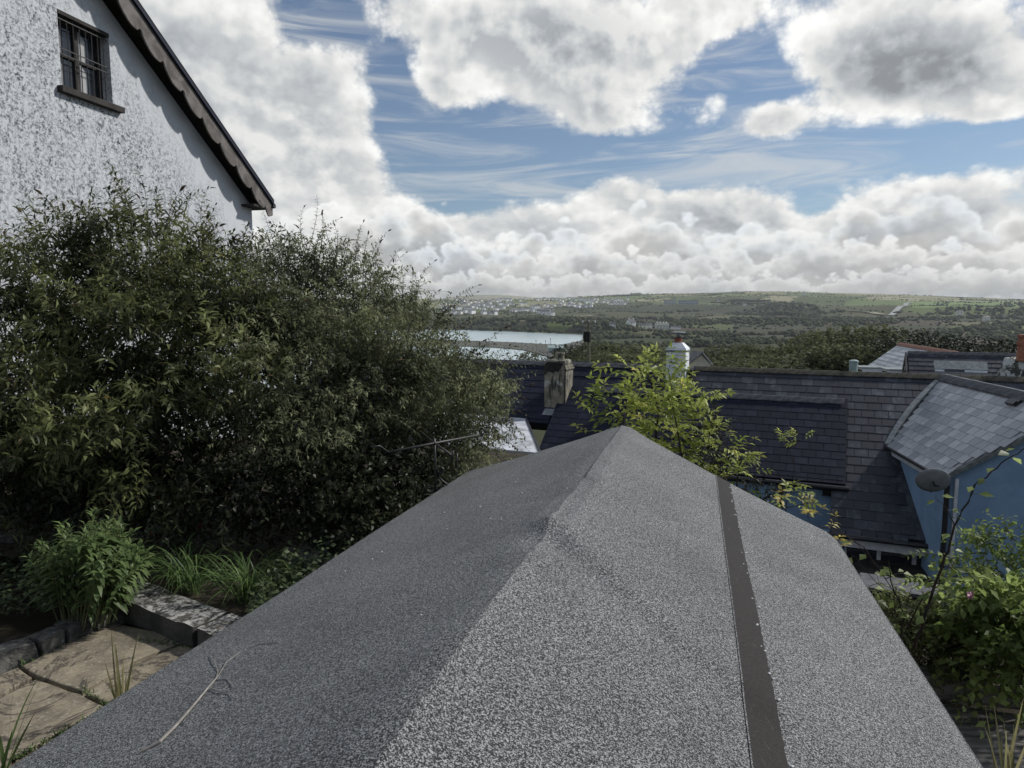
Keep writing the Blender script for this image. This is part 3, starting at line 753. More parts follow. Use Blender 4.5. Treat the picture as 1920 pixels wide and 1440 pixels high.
# ------------------------------------------------------------------ trees in the middle distance
def tree_proto(seed, kind):
    g = np.random.default_rng(seed); ells = []
    n = 9 if kind == 'round' else 7
    for i in range(n):
        a = g.uniform(0, 6.28); rr = g.uniform(.0, .30); z = g.uniform(.38, .80)
        ells.append((rr*math.cos(a), rr*math.sin(a), z, g.uniform(.14, .23), g.uniform(.14, .23), g.uniform(.11, .18)))
    ells.append((0, 0, .62, .24, .24, .26))
    lv, tw = foliage(ells, 900, .06, 10, .030, .022, up=.4, droop=.15, shell=.6, seed=seed, ragged=.35)
    cr = leaf_mesh('crown', *lv, MATS['leaf_tree' if kind != 'dark' else 'leaf_tree_dark'])
    mb = MB(); mb.tube([(0, 0, -.15), (.01, 0, .2), (0, .01, .45), (0, 0, .72)], [.030, .024, .016, .006], 7)
    tips = [e[:3] for e in ells[:7]]
    for tp in tips: mb.tube([(0, 0, .25), (tp[0]*.5, tp[1]*.5, .25+(tp[2]-.25)*.6), tp], [.014, .009, .004], 5)
    return cr, mb.mesh('trunk', MATS['bark'])
TP = [tree_proto(31, 'round'), tree_proto(32, 'dark'), tree_proto(33, 'round'), tree_proto(34, 'round')]
def tree(px, ytop, Y, hgt, k_, label, wide=1.25, cat='tree', group='trees behind the roofs'):
    top = P(px, ytop, Y); cr, tr = TP[k_]
    tz = float(terrain_z(np.array([math.atan2(top.x, top.y)]), np.array([math.hypot(top.x, top.y)]))[0]); hz_ = max(3.0, (top.z-tz)/.97)
    root = empty('tree', (top.x, top.y, tz)); root.scale = (hgt*wide, hgt*wide, hz_); root.rotation_euler = (0, 0, px*.37)
    for nm_, me in (('crown', cr), ('trunk', tr)):
        o = bpy.data.objects.new(nm_, me); C.objects.link(o); o.parent = root
    return tag(root, label, cat, group)
tree(1070, 636, 110, 9, 1, 'dark conifer-like tree beside the teal boathouse, left of the pole', 1.5)
tree(1086, 645, 118, 8, 1, 'second dark tree between the boathouse and the pole', 1.5)
for a in [(1000, 655, 150, 8, 2, 'low tree just right of the pool behind the old chimney', 1.4), (1130, 642, 95, 9, 0, 'olive tree right beside the electricity pole', 1.7), (1165, 640, 110, 10, 2, 'broad tree second to the right of the electricity pole', 1.8),
          (1205, 645, 90, 9, 3, 'broad tree behind the yellow shrub tips', 1.8), (1245, 650, 100, 9, 0, 'tree directly behind the white chimney', 1.8), (1110, 652, 80, 8, 3, 'low bush at the foot of the electricity pole', 1.6),
          (1185, 660, 70, 7, 2, 'scrubby low tree left of the white chimney', 2.0), (1150, 662, 66, 6, 0, 'lowest scrub between pole and white chimney', 2.0),
          (1320, 655, 120, 8, 2, 'small tree right of the white chimney near the grey gable', 1.5), (1352, 650, 95, 8, 0, 'rounded tree behind the long ridge, first right of the grey gable', 1.5), (1400, 640, 150, 10, 3, 'grey green tree in front of the valley floor', 1.5),
          (1385, 658, 85, 7, 2, 'low tree touching the ridge near its left end', 1.6), (1432, 648, 105, 9, 0, 'tree in the middle of the long ridge line', 1.5), (1468, 640, 120, 11, 2, 'taller tree right of the middle of the ridge line', 1.4),
          (1500, 628, 125, 13, 3, 'tall olive tree where the tree line starts to rise', 1.3), (1540, 622, 115, 13, 0, 'tall bushy tree left of the teal roof vent', 1.4), (1575, 612, 105, 13, 2, 'tall tree rising behind the teal roof vent', 1.3),
          (1608, 602, 98, 13, 3, 'tallest tree of the line, left of the grey gables', 1.3), (1645, 608, 102, 12, 0, 'tree between the tallest tree and the grey gabled roof', 1.3), (1685, 618, 110, 11, 2, 'tree behind the peak of the grey gabled roof', 1.4),
          (1520, 650, 80, 8, 2, 'darker low tree over the ridge left of the vent', 1.6), (1565, 645, 76, 8, 0, 'low tree just left of the teal roof vent', 1.6), (1620, 640, 74, 8, 3, 'low tree just right of the teal roof vent', 1.5),
          (1455, 665, 70, 6, 0, 'lowest scrub along the middle of the ridge', 2.0), (1345, 668, 64, 5, 3, 'lowest scrub by the left end of the long ridge', 2.0), (1400, 668, 66, 5, 2, 'low scrub second from the left end of the ridge', 2.0),
          (1740, 610, 72, 10, 1, 'dark tree rising behind the orange ridge tiles', 1.3), (1775, 612, 76, 10, 1, 'dark tree behind the middle of the orange ridge tiles', 1.3), (1815, 622, 70, 9, 1, 'dark tree behind the right end of the orange ridge', 1.4),
          (1852, 632, 80, 8, 1, 'low dark tree left of the terracotta chimney pots', 1.5), (1900, 622, 60, 8, 1, 'dark tree behind the terracotta chimney pots', 1.3), (1780, 640, 90, 9, 2, 'olive tree between the dark trees', 1.6), (1715, 640, 95, 8, 0, 'olive tree over the right slope of the grey gable', 1.6), (1880, 650, 90, 8, 0, 'olive scrub by the stone chimney', 1.8)]:
    tree(*a)

# ------------------------------------------------------------------ haze in the valley air
HZ = 0.26/4200
m = bpy.data.materials.new('haze'); m.use_nodes = True; m.node_tree.nodes.remove(m.node_tree.nodes['Principled BSDF'])
vn = m.node_tree.nodes.new('ShaderNodeVolumePrincipled'); vn.inputs['Density'].default_value = HZ; vn.inputs['Color'].default_value = (.90, .95, 1.0, 1)
m.node_tree.links.new(vn.outputs[0], m.node_tree.nodes['Material Output'].inputs['Volume'])
mb = MB(); mb.box((0, 0, 0), (20400, 20400, 1)); 
for i, v in enumerate(mb.v): mb.v[i] = (v[0], v[1], 160.0 if v[2] > 0 else -120.0)
hz = mb.build('haze', m); hz['kind'] = 'stuff'
# ------------------------------------------------------------------ the near shed roof
AZS = math.atan((1305-960)/FPX)
SD = Vector((math.sin(AZS), math.cos(AZS), 0)); SR = Vector((math.cos(AZS), -math.sin(AZS), 0))
TILT = 25/FPX
RH, DROP, HALF, RL = .76, .50, 1.355, -.515
ENDR, ENDM, ENDL = 4.40, 5.14, 5.48     # where the felt ends along the right eave, the ridge and the left eave
def gs_(s, s0, w): return math.exp(-((s-s0)/w)**2)
def roofz(s, t):
    """height of the felt; t = -1 left eave .. 0 ridge .. 1 right eave"""
    a = abs(t)
    rounding = .022*math.exp(-(a/.050)**2)
    z = -RH - DROP*a - rounding*.6 + .004 + .016*math.exp(-(a/.085)**2) - .005
    z -= .012*math.sin(a*math.pi)*(1 + .4*math.sin(s*2.1+t))           # sag between ridge and eave
    # joint in the boards under the felt: a knuckle on the ridge with folds running down both slopes
    z += .026*gs_(s, 2.52, .085)*math.exp(-(a/.05)**2)
    z -= .015*gs_(s, 2.36, .10)*math.exp(-(a/.05)**2)
    if t > 0:
        sf = 2.50 - 1.28*t + .25*t*t; z += .016*math.tanh((s-sf)/.045)*math.exp(-t*1.9)*min(1,t/.05) - .006*gs_(s, sf-.08, .08)*math.exp(-t*2)
        z += .008*math.tanh((s-(3.35-1.3*t))/.05)*math.exp(-(t/.14)**2)
    else:
        z -= .012*gs_(s, 2.42+.9*a, .10)*math.exp(-(a/.12)**2)
        z -= .009*gs_(s, 3.05+.4*a, .12)*math.exp(-((a-.06)/.10)**2)
        z += .006*math.sin(s*5+a*9)*math.exp(-(a/.25)**2)
    z += .0035*math.sin(s*3.1+4*t)*math.sin(t*7+s*.7)
    if a > .96: z -= (a-.96)*.5                                            # felt folded over the eave
    return z
def roofp(s, t, dz=0.0):
    e = ENDM + (ENDR-ENDM)*t if t > 0 else ENDM + (ENDL-ENDM)*(-t)
    edge = max(0.0, s-(e-.07)); 
    z = roofz(s, t) - s*TILT + dz - edge*edge*3.5
    return SD*s + SR*(RL + HALF*t) + Vector((0, 0, z))
NS, NT = 230, 150
tt = np.unique(np.concatenate([np.linspace(-1, 1, NT), np.linspace(-.12, .12, 60)]))
V = []; S0 = -.6
for i in range(NS+1):
    for t in tt:
        e = ENDM + (ENDR-ENDM)*t if t > 0 else ENDM + (ENDL-ENDM)*(-t)
        V.append(roofp(S0 + (e-S0)*i/NS, float(t))[:])
nT = len(tt); base_n = len(V)
F = [(i*nT+j, i*nT+j+1, (i+1)*nT+j+1, (i+1)*nT+j) for i in range(NS) for j in range(nT-1)]
# turned down edges
def down(v, d=.06): return (v[0], v[1], v[2]-d)
edge = [NS*nT+j for j in range(nT)]
st = len(V); V += [down(V[k_]) for k_ in edge]; F += [(edge[j], edge[j+1], st+j+1, st+j) for j in range(nT-1)]
for col_, flip in ((0, 1), (nT-1, 0)):
    eg = [i*nT+col_ for i in range(NS+1)]; st = len(V); V += [down(V[k_]) for k_ in eg]
    for i in range(NS):
        f_ = (eg[i], eg[i+1], st+i+1, st+i); F.append(f_ if not flip else f_[::-1])
shed = empty('shed', SD*3 + SR*RL + Vector((0, 0, -3.2)))
tag(shed, 'garden shed with grey mineral felt roof and a bare brown strip on its right slope', 'shed')
me = raw_mesh('roof', np.array(V), np.array(F), MATS['felt'], smooth=True)
roof = add('roof', me, shed)
# bare strip where the upper sheet overlaps: a thin dark band, with a raised sheet edge on its ridge side
def band(name, t0, t1, dz, mat, par, raggedness=.0, n=260):
    mb = MB(); g = random.Random(2)
    pr = None
    for i in range(n+1):
        f_ = i/n; pts = []
        for t, sgn in ((t0, -1), (t1, 1)):
            e = ENDM + (ENDR-ENDM)*t; s_ = S0 + (e-S0)*f_
            pts.append(roofp(s_, t + g.uniform(-1, 1)*raggedness*.3, dz))
        if pr: mb.quadface([pr[0], pts[0], pts[1], pr[1]])
        pr = pts
    return mb.build(name, mat, par)
band('felt_strip', .494, .558, .0025, MATS['felt_bare'], shed, .006)
band('felt_edge', .4915, .4945, .0034, MATS['felt'], shed)
mb = MB(); g = random.Random(5)
for i in range(46):
    e = ENDM+(ENDR-ENDM)*.56; s_ = g.uniform(.9, e-.05); q = roofp(s_, .556+g.uniform(-.010, .010), .003)
    r_ = g.uniform(.0022, .005); mb.lathe(q, [(r_, -.001), (r_*1.1, r_*.5), (r_*.5, r_*.9)], 6)
for i in range(40):
    t = g.uniform(-.95, .95); s_ = g.uniform(.9, 4.2); q = roofp(s_, t, .001); r_ = g.uniform(.0016, .004); mb.lathe(q, [(r_, -.001), (r_*1.1, r_*.5), (r_*.5, r_*.9)], 6)
o = mb.build('grit', MATS['grit'], shed); o['kind'] = 'stuff'
# boarding: eave boards, gable boards and walls under the felt
for sg, e_ in ((-1, ENDL), (1, ENDR)):
    mb = MB(); a = roofp(S0, sg*.985, -.07); b_ = roofp(e_-.02, sg*.985, -.07)
    mb.hexa([a+Vector((0,0,-.08)), a+SR*sg*.02+Vector((0,0,-.08)), b_+SR*sg*.02+Vector((0,0,-.08)), b_+Vector((0,0,-.08)), a, a+SR*sg*.02, b_+SR*sg*.02, b_])
    mb.build('fascia', MATS['shed_timber'], shed)
    mb = MB(); a = roofp(ENDM-.02, 0, -.07); b_ = roofp(e_-.02, sg*.985, -.07); up = Vector((0, 0, .066)); th = SD*-.025
    mb.hexa([a+Vector((0,0,-.05)), b_+Vector((0,0,-.05)), b_+Vector((0,0,-.05))+th, a+Vector((0,0,-.05))+th, a+up*.7, b_+up*.7, b_+up*.7+th, a+up*.7+th])
    mb.build('gable_board', MATS['timber_dark'], shed)
    mb = MB(); a = roofp(S0, sg*.90, -.12); b_ = roofp(e_-.2, sg*.90, -.12)
    lo = Vector((0, 0, -3.3-a.z)); mb.hexa([a+lo, a+lo-SR*sg*.03, b_-SR*sg*.03+Vector((0,0,-3.3-b_.z)), b_+Vector((0,0,-3.3-b_.z)), a, a-SR*sg*.03, b_-SR*sg*.03, b_])
    mb.build('wall', MATS['shed_timber'], shed)
mb = MB(); pl = [roofp(ENDL-.25, -.9, -.12), roofp(ENDM-.25, 0, -.12), roofp(ENDR-.25, .9, -.12)]
mb.prism([Vector((pl[0].x, pl[0].y, -3.3)), Vector((pl[2].x, pl[2].y, -3.3)), pl[2], pl[1], pl[0]], SD*-.03); mb.build('gable_wall', MATS['shed_timber'], shed)
# finial spike on the apex
q = roofp(ENDM-.02, .012, 0); mb = MB()
mb.tube([q+Vector((0,0,-.03)), q+Vector((0,0,.012)), q+Vector((0,0,.05)), q+Vector((0,0,.112))], [.022, .021, .012, .002], 6); mb.build('finial', MATS['timber_dark'], shed)
# dead twig lying on the felt and scraps of leaf
def on_roof(px, py, dz=.004):
    d = ray(px, py); best = None
    for s_ in np.linspace(.6, 4.9, 260):
        for t in ():
            pass
    # march along the ray until it meets the roof
    lo, hi = .5, 7.0
    for k_ in range(400):
        r = lo + (hi-lo)*k_/400; q = d*r; s_ = q.dot(SD); t = (q.dot(SR)-RL)/HALF
        if abs(t) <= 1 and q.z <= roofz(s_, t) - s_*TILT: return q + Vector((0, 0, dz))
    return d*2
tw = MB()
main = [(262, 1416), (300, 1396), (330, 1366), (365, 1325), (392, 1292), (404, 1278)]
tw.tube([on_roof(*p, .008) for p in main], [.0030, .0042, .0038, .0034, .0030, .0024], 6)
for br in ([(404, 1278), (409, 1262), (403, 1244), (394, 1232)], [(404, 1278), (425, 1277), (438, 1290)], [(404, 1278), (425, 1245), (455, 1222), (490, 1210), (520, 1208)], [(392, 1292), (410, 1299), (430, 1303), (440, 1312)]):
    tw.tube([on_roof(*p, .006) for p in br], [.0016]+[.0011]*(len(br)-1), 5)
tag(tw.build('dead_twig', MATS['twig_pale']), 'pale dead twig with forked thin end lying on the left slope of the felt roof', 'twig')

# ------------------------------------------------------------------ slated roofs behind
UB = Vector((-.910, .414, 0)).normalized()*-1        # along the long ridge, to the right
NB = Vector((-.414, -.910, 0)).normalized()          # horizontal, down the slope towards us
def on_slope(O, t, d, tanp, dz=0): return O + UB*t + NB*d + Vector((0, 0, -d*tanp + dz))
OB = P(1300, 690, 19.0); TANB = .81
def set_parent(o, par, M):
    o.parent = par; L = Vector((0, 0, 0)); p = par
    while p is not None: L += p.location + p.matrix_parent_inverse.translation; p = p.parent
    o.matrix_parent_inverse = Matrix.Translation(-L); o.matrix_basis = M
def piece_mesh(name, w, l, th, mat, chip=False):
    mb = MB(); h = w/2
    mb.hexa([(-h, 0, 0), (h, 0, 0), (h, l, 0), (-h, l, 0), (-h, 0, th), (h, 0, th), (h, l, th), (-h, l, th)])
    return mb.mesh(name, mat)
def slates(par, O, u, dn, t0, t1, d0, rows, ex, w, mat, seed, keep=None, th=.007, limit=300, lead=0.0, long=1.35, bag=None):
    """courses of slates; u along the ridge, dn unit vector down the slope"""
    g = random.Random(seed); n = u.cross(dn); n = n if n.z > 0 else -n
    me = piece_mesh('slate', w-.013, ex*long, th, MATS[mat]); cnt = 0
    edge_cache = {}
    restmb = MB()
    for r_ in range(rows):
        off = (r_ % 2)*w/2
        k0 = int(math.floor((t0-off)/w)); k1 = int(math.ceil((t1-off)/w))
        for k_ in range(k0, k1+1):
            a = max(t0, off+k_*w); b_ = min(t1, off+(k_+1)*w)
            if b_-a < .03: continue
            tc_ = (a+b_)/2; dd = d0 + (r_+1)*ex
            if keep and not keep(tc_, dd-ex*.5): continue
            # slate's tail at dd, rising up the slope; tail sits proud of the course below
            tail = O + u*tc_ + dn*(dd + g.uniform(-.003, .003)) + n*(th*1.6 + g.uniform(0, .0015))
            head = O + u*tc_ + dn*(dd-ex*long) + n*(.001 + lead)
            y_ = (head-tail).normalized(); x_ = u if u.cross(y_).dot(n) > 0 else -u; z_ = x_.cross(y_)
            x_ = (x_ + y_*g.uniform(-.008, .008)).normalized(); y_ = z_.cross(x_)
            M = Matrix(((x_.x, y_.x, z_.x, tail.x), (x_.y, y_.y, z_.y, tail.y), (x_.z, y_.z, z_.z, tail.z), (0, 0, 0, 1)))
            sx = (b_-a-.006)/(w-.006)
            M = M @ Matrix.Diagonal((sx, 1, 1, 1))
            if cnt < limit:
                o = bpy.data.objects.new('slate', me); C.objects.link(o); set_parent(o, par, M)
            else:
                h = (w-.006)/2; l = ex*long
                restmb.hexa([M @ Vector(q) for q in ((-h,0,0),(h,0,0),(h,l,0),(-h,l,0),(-h,0,th),(h,0,th),(h,l,th),(-h,l,th))])
            cnt += 1
    if restmb.v:
        o = restmb.build('slate_courses', MATS[mat], par); o['kind'] = 'stuff'
    print('slates', mat, cnt)
def ridge_tiles(par, A, B, ln, mat, wing=.17, pitch=.7, seed=1, th=.018, gap=.004, rise=.0):
    g = random.Random(seed); L = (B-A).length; u = (B-A).normalized(); n = int(round(L/ln)); ln = L/n
    sd_ = u.cross(Vector((0, 0, 1))).normalized()
    mb = MB(); pr = []
    for sgn in (1, -1):
        pass
    c, s_ = math.cos(pitch), math.sin(pitch)
    prof = [(-wing*c, -wing*s_), (-.02, -.004), (.02, -.004), (wing*c, -wing*s_), (wing*c, -wing*s_+th*1.2), (.025, th+.008), (-.025, th+.008), (-wing*c, -wing*s_+th*1.2)]
    mb.prism([Vector((0, x_, z_)) for x_, z_ in prof], Vector((ln-gap, 0, 0)))
    me = mb.mesh('ridge_tile', MATS[mat])
    for i in range(n):
        q = A + u*(ln*i) + Vector((0, 0, rise + g.uniform(-.004, .004)))
        x_ = (u + Vector((0, 0, g.uniform(-.010, .010)))).normalized(); y_ = Vector((0, 0, 1)).cross(x_).normalized(); z_ = x_.cross(y_)
        M = Matrix(((x_.x, y_.x, z_.x, q.x), (x_.y, y_.y, z_.y, q.y), (x_.z, y_.z, z_.z, q.z), (0, 0, 0, 1)))
        o = bpy.data.objects.new('ridge_tile', me); C.objects.link(o); set_parent(o, par, M)
def slab(name, pts, th, mat, par):
    pts = [Vector(p) for p in pts]; n = (pts[1]-pts[0]).cross(pts[2]-pts[0]).normalized(); n = n if n.z > 0 else -n
    mb = MB(); mb.prism([p - n*th for p in pts], n*(th-.002)); return mb.build(name, MATS[mat], par)
PB = math.atan(TANB); DNB = (NB*math.cos(PB) - Vector((0, 0, math.sin(PB)))).normalized()
SL = lambda d: d/math.cos(PB)      # horizontal run -> length down the slope
def back_roof(par, O, t0, t1, depth, mat):
    a = on_slope(O, t0, 0, TANB); b_ = on_slope(O, t1, 0, TANB); k_ = -NB*depth + Vector((0, 0, -depth*TANB))
    slab('rear_roof', [a, b_, b_+k_, a+k_], .08, mat, par)
def wallbox(name, pts_top, zb, th_dir, mat, par):
    mb = MB(); p = [Vector(q) for q in pts_top]; mb.prism([Vector((p[0].x, p[0].y, zb)), Vector((p[-1].x, p[-1].y, zb))] + p[::-1], th_dir); return mb.build(name, MATS[mat], par)

# --- house A: left, behind the bush, with the old chimney and the white flat roof
hA = empty('slate_house', on_slope(OB, -6.0, 1.5, TANB) + Vector((0, 0, -5)))
tag(hA, 'slate roofed house at the left with a flat white extension roof beside the sooty chimney', 'house')
TA0, TA1 = -13.0, -3.55
rA = slab('roof', [on_slope(OB, TA0, 0, TANB), on_slope(OB, -.25, 0, TANB), on_slope(OB, -.25, 1.2, TANB), on_slope(OB, TA1, 1.2, TANB), on_slope(OB, TA1, 1.85, TANB), on_slope(OB, -7.0, 1.85, TANB), on_slope(OB, -7.0, 2.9, TANB), on_slope(OB, TA0, 2.9, TANB)], .10, 'slate_dark', hA)
slates(rA, OB, UB, DNB, TA0+3.2, TA1, .02, 9, .25, .50, 'slate_dark', 3)
slates(rA, OB, UB, DNB, TA1, -.25, .02, 2, .25, .30, 'slate_dark', 4, long=1.5)
ridge_tiles(rA, on_slope(OB, TA0+2, 0, TANB, .03), on_slope(OB, -.3, 0, TANB, .03), .45, 'ridge_tile', .17, .62, 2)
back_roof(hA, OB, TA0, -.25, 3.2, 'slate_dark')
zf = -3.02
tl, tr_ = on_slope(OB, -7.0, 1.80, TANB), on_slope(OB, -4.35, 1.80, TANB)
br_ = Pz(1003, 848, zf); br_ = br_ + UB*.12; tr_ = tr_ + UB*.12; bl = br_ - UB*2.7
tl.z = tr_.z = zf
slab('flat_roof', [tl, tr_, br_, bl], .05, 'flat_white', hA)
mb = MB()
mb.tube([tr_+Vector((0,0,.012)), br_+Vector((0,0,.012))], .028, 6); mb.build('roof_edge', MATS['gutter_black'], hA)
mb = MB(); up = Vector((0, 0, 1)); e0 = br_+NB*.06; e1 = bl+NB*.06
mb.box((e0+e1)/2 + Vector((0,0,-.055)), ((e0-e1).length, .10, .06), (UB, NB, up)); mb.build('gutter', MATS['gutter_black'], hA)
mb = MB(); mb.box((br_+bl)/2 + Vector((0,0,-.17)), ((e0-e1).length, .04, .17), (UB, NB, up)); mb.build('fascia', MATS['gutter_white'], hA)
wallbox('wall', [br_-NB*.12+Vector((0,0,-.06)), bl-NB*.12+Vector((0,0,-.06))], -10, -NB*.2, 'cream_render', hA)
mb = MB(); mb.box((br_+bl)/2 - NB*.1 + Vector((0,0,-.9)), (1.4, .12, .9), (UB, NB, up)); fr = mb.build('window', MATS['white_paint'], hA)
mb = MB(); mb.box((br_+bl)/2 - NB*.03 + Vector((0,0,-.9)), (1.2, .04, .75), (UB, NB, up)); mb.build('pane', MATS['glass'], fr)
# old chimney with soot-black opening
cb = P(1047, 752, 19.45); CW = .66
ch = empty('old_chimney', cb); tag(ch, 'grey brown rendered chimney stack with soot blackened top and one short pot', 'chimney')
mb = MB(); hh = 1.20
def ring_(z, w, d): return [cb + UB*(-w) + NB*(.30) + Vector((0,0,z)), cb + UB*w + NB*.30 + Vector((0,0,z)), cb + UB*w + NB*(.30-d) + Vector((0,0,z)), cb + UB*(-w) + NB*(.30-d) + Vector((0,0,z))]
mb.hexa(ring_(-.6, .31, .62) + ring_(hh-.16, .32, .64)); mb.build('stack', MATS['old_concrete'], ch, bevel=.03)
mb = MB(); mb.hexa(ring_(hh-.158, .30, .60) + ring_(hh-.02, .29, .58))
c2 = mb.build('shoulder', MATS['old_concrete'], ch, bevel=.05)
mb = MB(); mb.hexa([q+NB*.02+UB*.02 for q in ring_(hh-.30, .33, .66)] + [q+NB*.02+UB*.02 for q in ring_(hh-.24, .34, .68)]); mb.build('collar', MATS['old_concrete'], ch, bevel=.02)
mb = MB(); f0_ = cb + NB*.318 + UB*-.03
pp_ = [(-.26, .80), (-.22, .84), (-.15, .90), (-.02, .87), (.06, .93), (.14, .90), (.22, 1.0), (.25, 1.13), (.16, 1.17), (-.18, 1.17), (-.27, 1.10), (-.28, .93)]
mb.prism([f0_ + UB*a + Vector((0, 0, z-.04)) for a, z in pp_], NB*.012); mb.build('soot_stain', MATS['soot'], ch)
mb = MB(); mb.lathe(cb + Vector((0, 0, hh-.03)) + UB*.06, [(.105, 0), (.11, .03), (.10, .05), (.10, .15), (.115, .16), (.115, .20), (.08, .205), (.08, .10)], 14); mb.build('pot', MATS['old_concrete'], ch, smooth=True)
mb = MB(); q0 = cb + NB*.32 + UB*.0; fl = [q0-UB*.37, q0+UB*.31, q0+UB*.31+DNB*.28, q0-UB*.37+DNB*.28]
nB = UB.cross(DNB); nB = nB if nB.z > 0 else -nB
# lead apron on the slates below the chimney
ap = on_slope(OB, (cb-OB).dot(UB)-.03, 1.50, TANB)
mb.prism([ap + UB*a + DNB*d + nB*.045 for a, d in ((-.22, -.04), (.42, -.04), (.42, .20), (-.24, .20))], nB*.006); mb.build('lead_apron', MATS['lead'], ch)

# --- roof C: darker, newly slated rear slope with its own line of ridge tiles
hC = empty('dark_slate_wing', on_slope(OB, 0, 3, TANB) + Vector((0, 0, -4)))
tag(hC, 'rear wing with smooth dark slate roof, blue wall and black gutter', 'house')
LIFT = .10
OC = OB + nB*LIFT
TC0, TC1, DC0, DC1 = -3.47, 3.82, .86, 2.80
sc = lambda t, d, dz=0: on_slope(OC, t, d, TANB, dz)
rC = slab('roof', [sc(TC0, DC0), sc(TC1, DC0), sc(TC1, DC1), sc(TC0, DC1)], .10, 'slate_dark', hC)
nrow = 11; exC = (SL(DC1)-SL(DC0)+.03)/nrow
slates(rC, OC, UB, DNB, TC0, TC1+.02, SL(DC0)-.02, nrow, exC, .305, 'slate_dark', 9, th=.0045)
ridge_tiles(rC, sc(TC0+.9, DC0-.02, .03), sc(TC1-.05, DC0-.02, .03), .45, 'ridge_tile', .16, .66, 3)
wallbox('left_wall', [sc(TC0+.2, DC0+.3, -.10), sc(TC0+.2, DC1-.16, -.10)], -10, UB*.15, 'cream_render', hC)
mb = MB(); e0, e1 = sc(TC0, DC1+.05, -.05), sc(TC1+.08, DC1+.05, -.05)
mb.tube([e0, e1], .055, 8); mb.tube([e0+NB*-.06+Vector((0,0,-.05)), e1+NB*-.06+Vector((0,0,-.05))], .04, 6); mb.build('gutter', MATS['gutter_black'], hC)
wz = -10; w0, w1 = sc(TC0+.2, DC1-.16, -.10), sc(TC1-.05, DC1-.16, -.10)
wallbox('wall', [w0, w1], wz, -NB*.22, 'blue_render', hC)
mb = MB(); mb.box((w0+w1)/2+NB*.05+Vector((0,0,-.03)), ((w1-w0).length, .10, .14), (UB, NB, up)); mb.build('soffit', MATS['timber_dark'], hC)
d0_ = P(1497, 905, w1.y*1.0); dp = w0 + UB*((Vector((P(1497,905,14.6).x, 0, 0)) - Vector((w0.x, 0, 0))).x/UB.x)
mb = MB(); q = Vector((dp.x, dp.y, 0)) + NB*.08; mb.tube([Vector((q.x, q.y, w0.z)), Vector((q.x, q.y, -7))], .045, 8); mb.build('downpipe', MATS['gutter_black'], hC)
fl_ = w1 - UB*.30 + NB*.09 + Vector((0, 0, -.28)); fl0 = fl_
o_root = empty('floodlight', fl_); tag(o_root, 'small black floodlight on the blue wall under the dark wing eave', 'light')
mb = MB(); mb.box(fl_, (.20, .07, .13), (UB, NB, up)); mb.build('housing', MATS['gutter_black'], o_root, bevel=.01)
mb = MB(); mb.box(fl_+NB*.037, (.17, .006, .10), (UB, NB, up)); mb.build('lens', MATS['glass'], o_root)
mb = MB(); mb.tube([fl_+Vector((0,0,.03)), fl_-NB*.09+Vector((0,0,.06))], .018, 6); mb.build('bracket', MATS['gutter_black'], o_root)

# --- house B: the long old slate roof that runs on to the right and sweeps down past the dark wing
hB = empty('long_slate_house', on_slope(OB, 5, 3.4, TANB) + Vector((0, 0, -3)))
tag(hB, 'long weathered slate roof sweeping down between dark wing and blue gabled wing', 'house')
TB1 = 12.5; DB1 = 3.70; TBV = 3.55
rB = slab('roof', [on_slope(OB, 0, 0, TANB), on_slope(OB, TB1, 0, TANB), on_slope(OB, TB1, DB1, TANB), on_slope(OB, TBV-.0, DB1, TANB), on_slope(OB, TBV, DC0+.2, TANB), on_slope(OB, 0, DC0+.2, TANB)], .10, 'slate_mid', hB)
RD = on_slope(OB, 5.88, 0, TANB)       # where the cross ridge meets
DD = Vector((.182, .983, 0)).normalized(); LD = Vector((-DD.y, DD.x, 0)); TAND = .90
def bval(t, d):
    # left of the valley with the cross wing (plan test)
    p_ = OB + UB*t + NB*d; rel = p_ - RD; lat = rel.dot(LD); zd = RD.z - lat*TAND
    if rel.dot(-DD) < 0: return True
    return lat > 1.66 or (OB.z - d*TANB) > zd - .12
exB = .245
slates(rB, OB, UB, DNB, .0, TB1-2, .02, 4, exB, .29, 'slate_mid', 12, keep=lambda t, s: (s < SL(DC0)+.1) and bval(t, s*math.cos(PB)))
slates(rB, OB, UB, DNB, TBV, 9.5, .02+4*exB, int((SL(DB1)-.0)/exB)-4+1, exB, .285, 'slate_mid', 14, keep=lambda t, s: bval(t, s*math.cos(PB)), limit=230)
ridge_tiles(rB, on_slope(OB, .1, 0, TANB, .03), on_slope(OB, 8.0, 0, TANB, .03), .45, 'ridge_tile_moss', .16, .62, 5)
back_roof(hB, OB, 0, TB1, 3.5, 'slate_mid')
wallbox('end_wall', [on_slope(OB, .02, .05, TANB), on_slope(OB, .02, 1.0, TANB)], -5, UB*.1, 'white_render', hB)
mb = MB(); mb.box(on_slope(OB, -.02, .12, TANB, -.12), (.10, .55, .42), (UB, NB, up)); mb.build('verge_board', MATS['soot'], hB)
g0, g1 = on_slope(OB, TBV-.1, DB1+.07, TANB, -.03), on_slope(OB, 8.6, DB1+.07, TANB, -.03)
mb = MB(); mb.tube([g0, g1], .055, 8); mb.build('gutter', MATS['gutter_black'], hB)
mb = MB(); mb.box((g0+g1)/2 - NB*.10 + Vector((0,0,-.14)), ((g1-g0).length, .05, .20), (UB, NB, up)); mb.build('fascia', MATS['gutter_white'], hB)
wallbox('wall', [g0-NB*.30+Vector((0,0,-.05)), g1-NB*.30+Vector((0,0,-.05))], -10, -NB*.2, 'blue_render', hB)
mb = MB(); wc = g0 + UB*2.0 - NB*.27 + Vector((0,0,-.50)); mb.box(wc, (3.2, .06, .52), (UB, NB, up)); fr = mb.build('window', MATS['gutter_white'], hB)
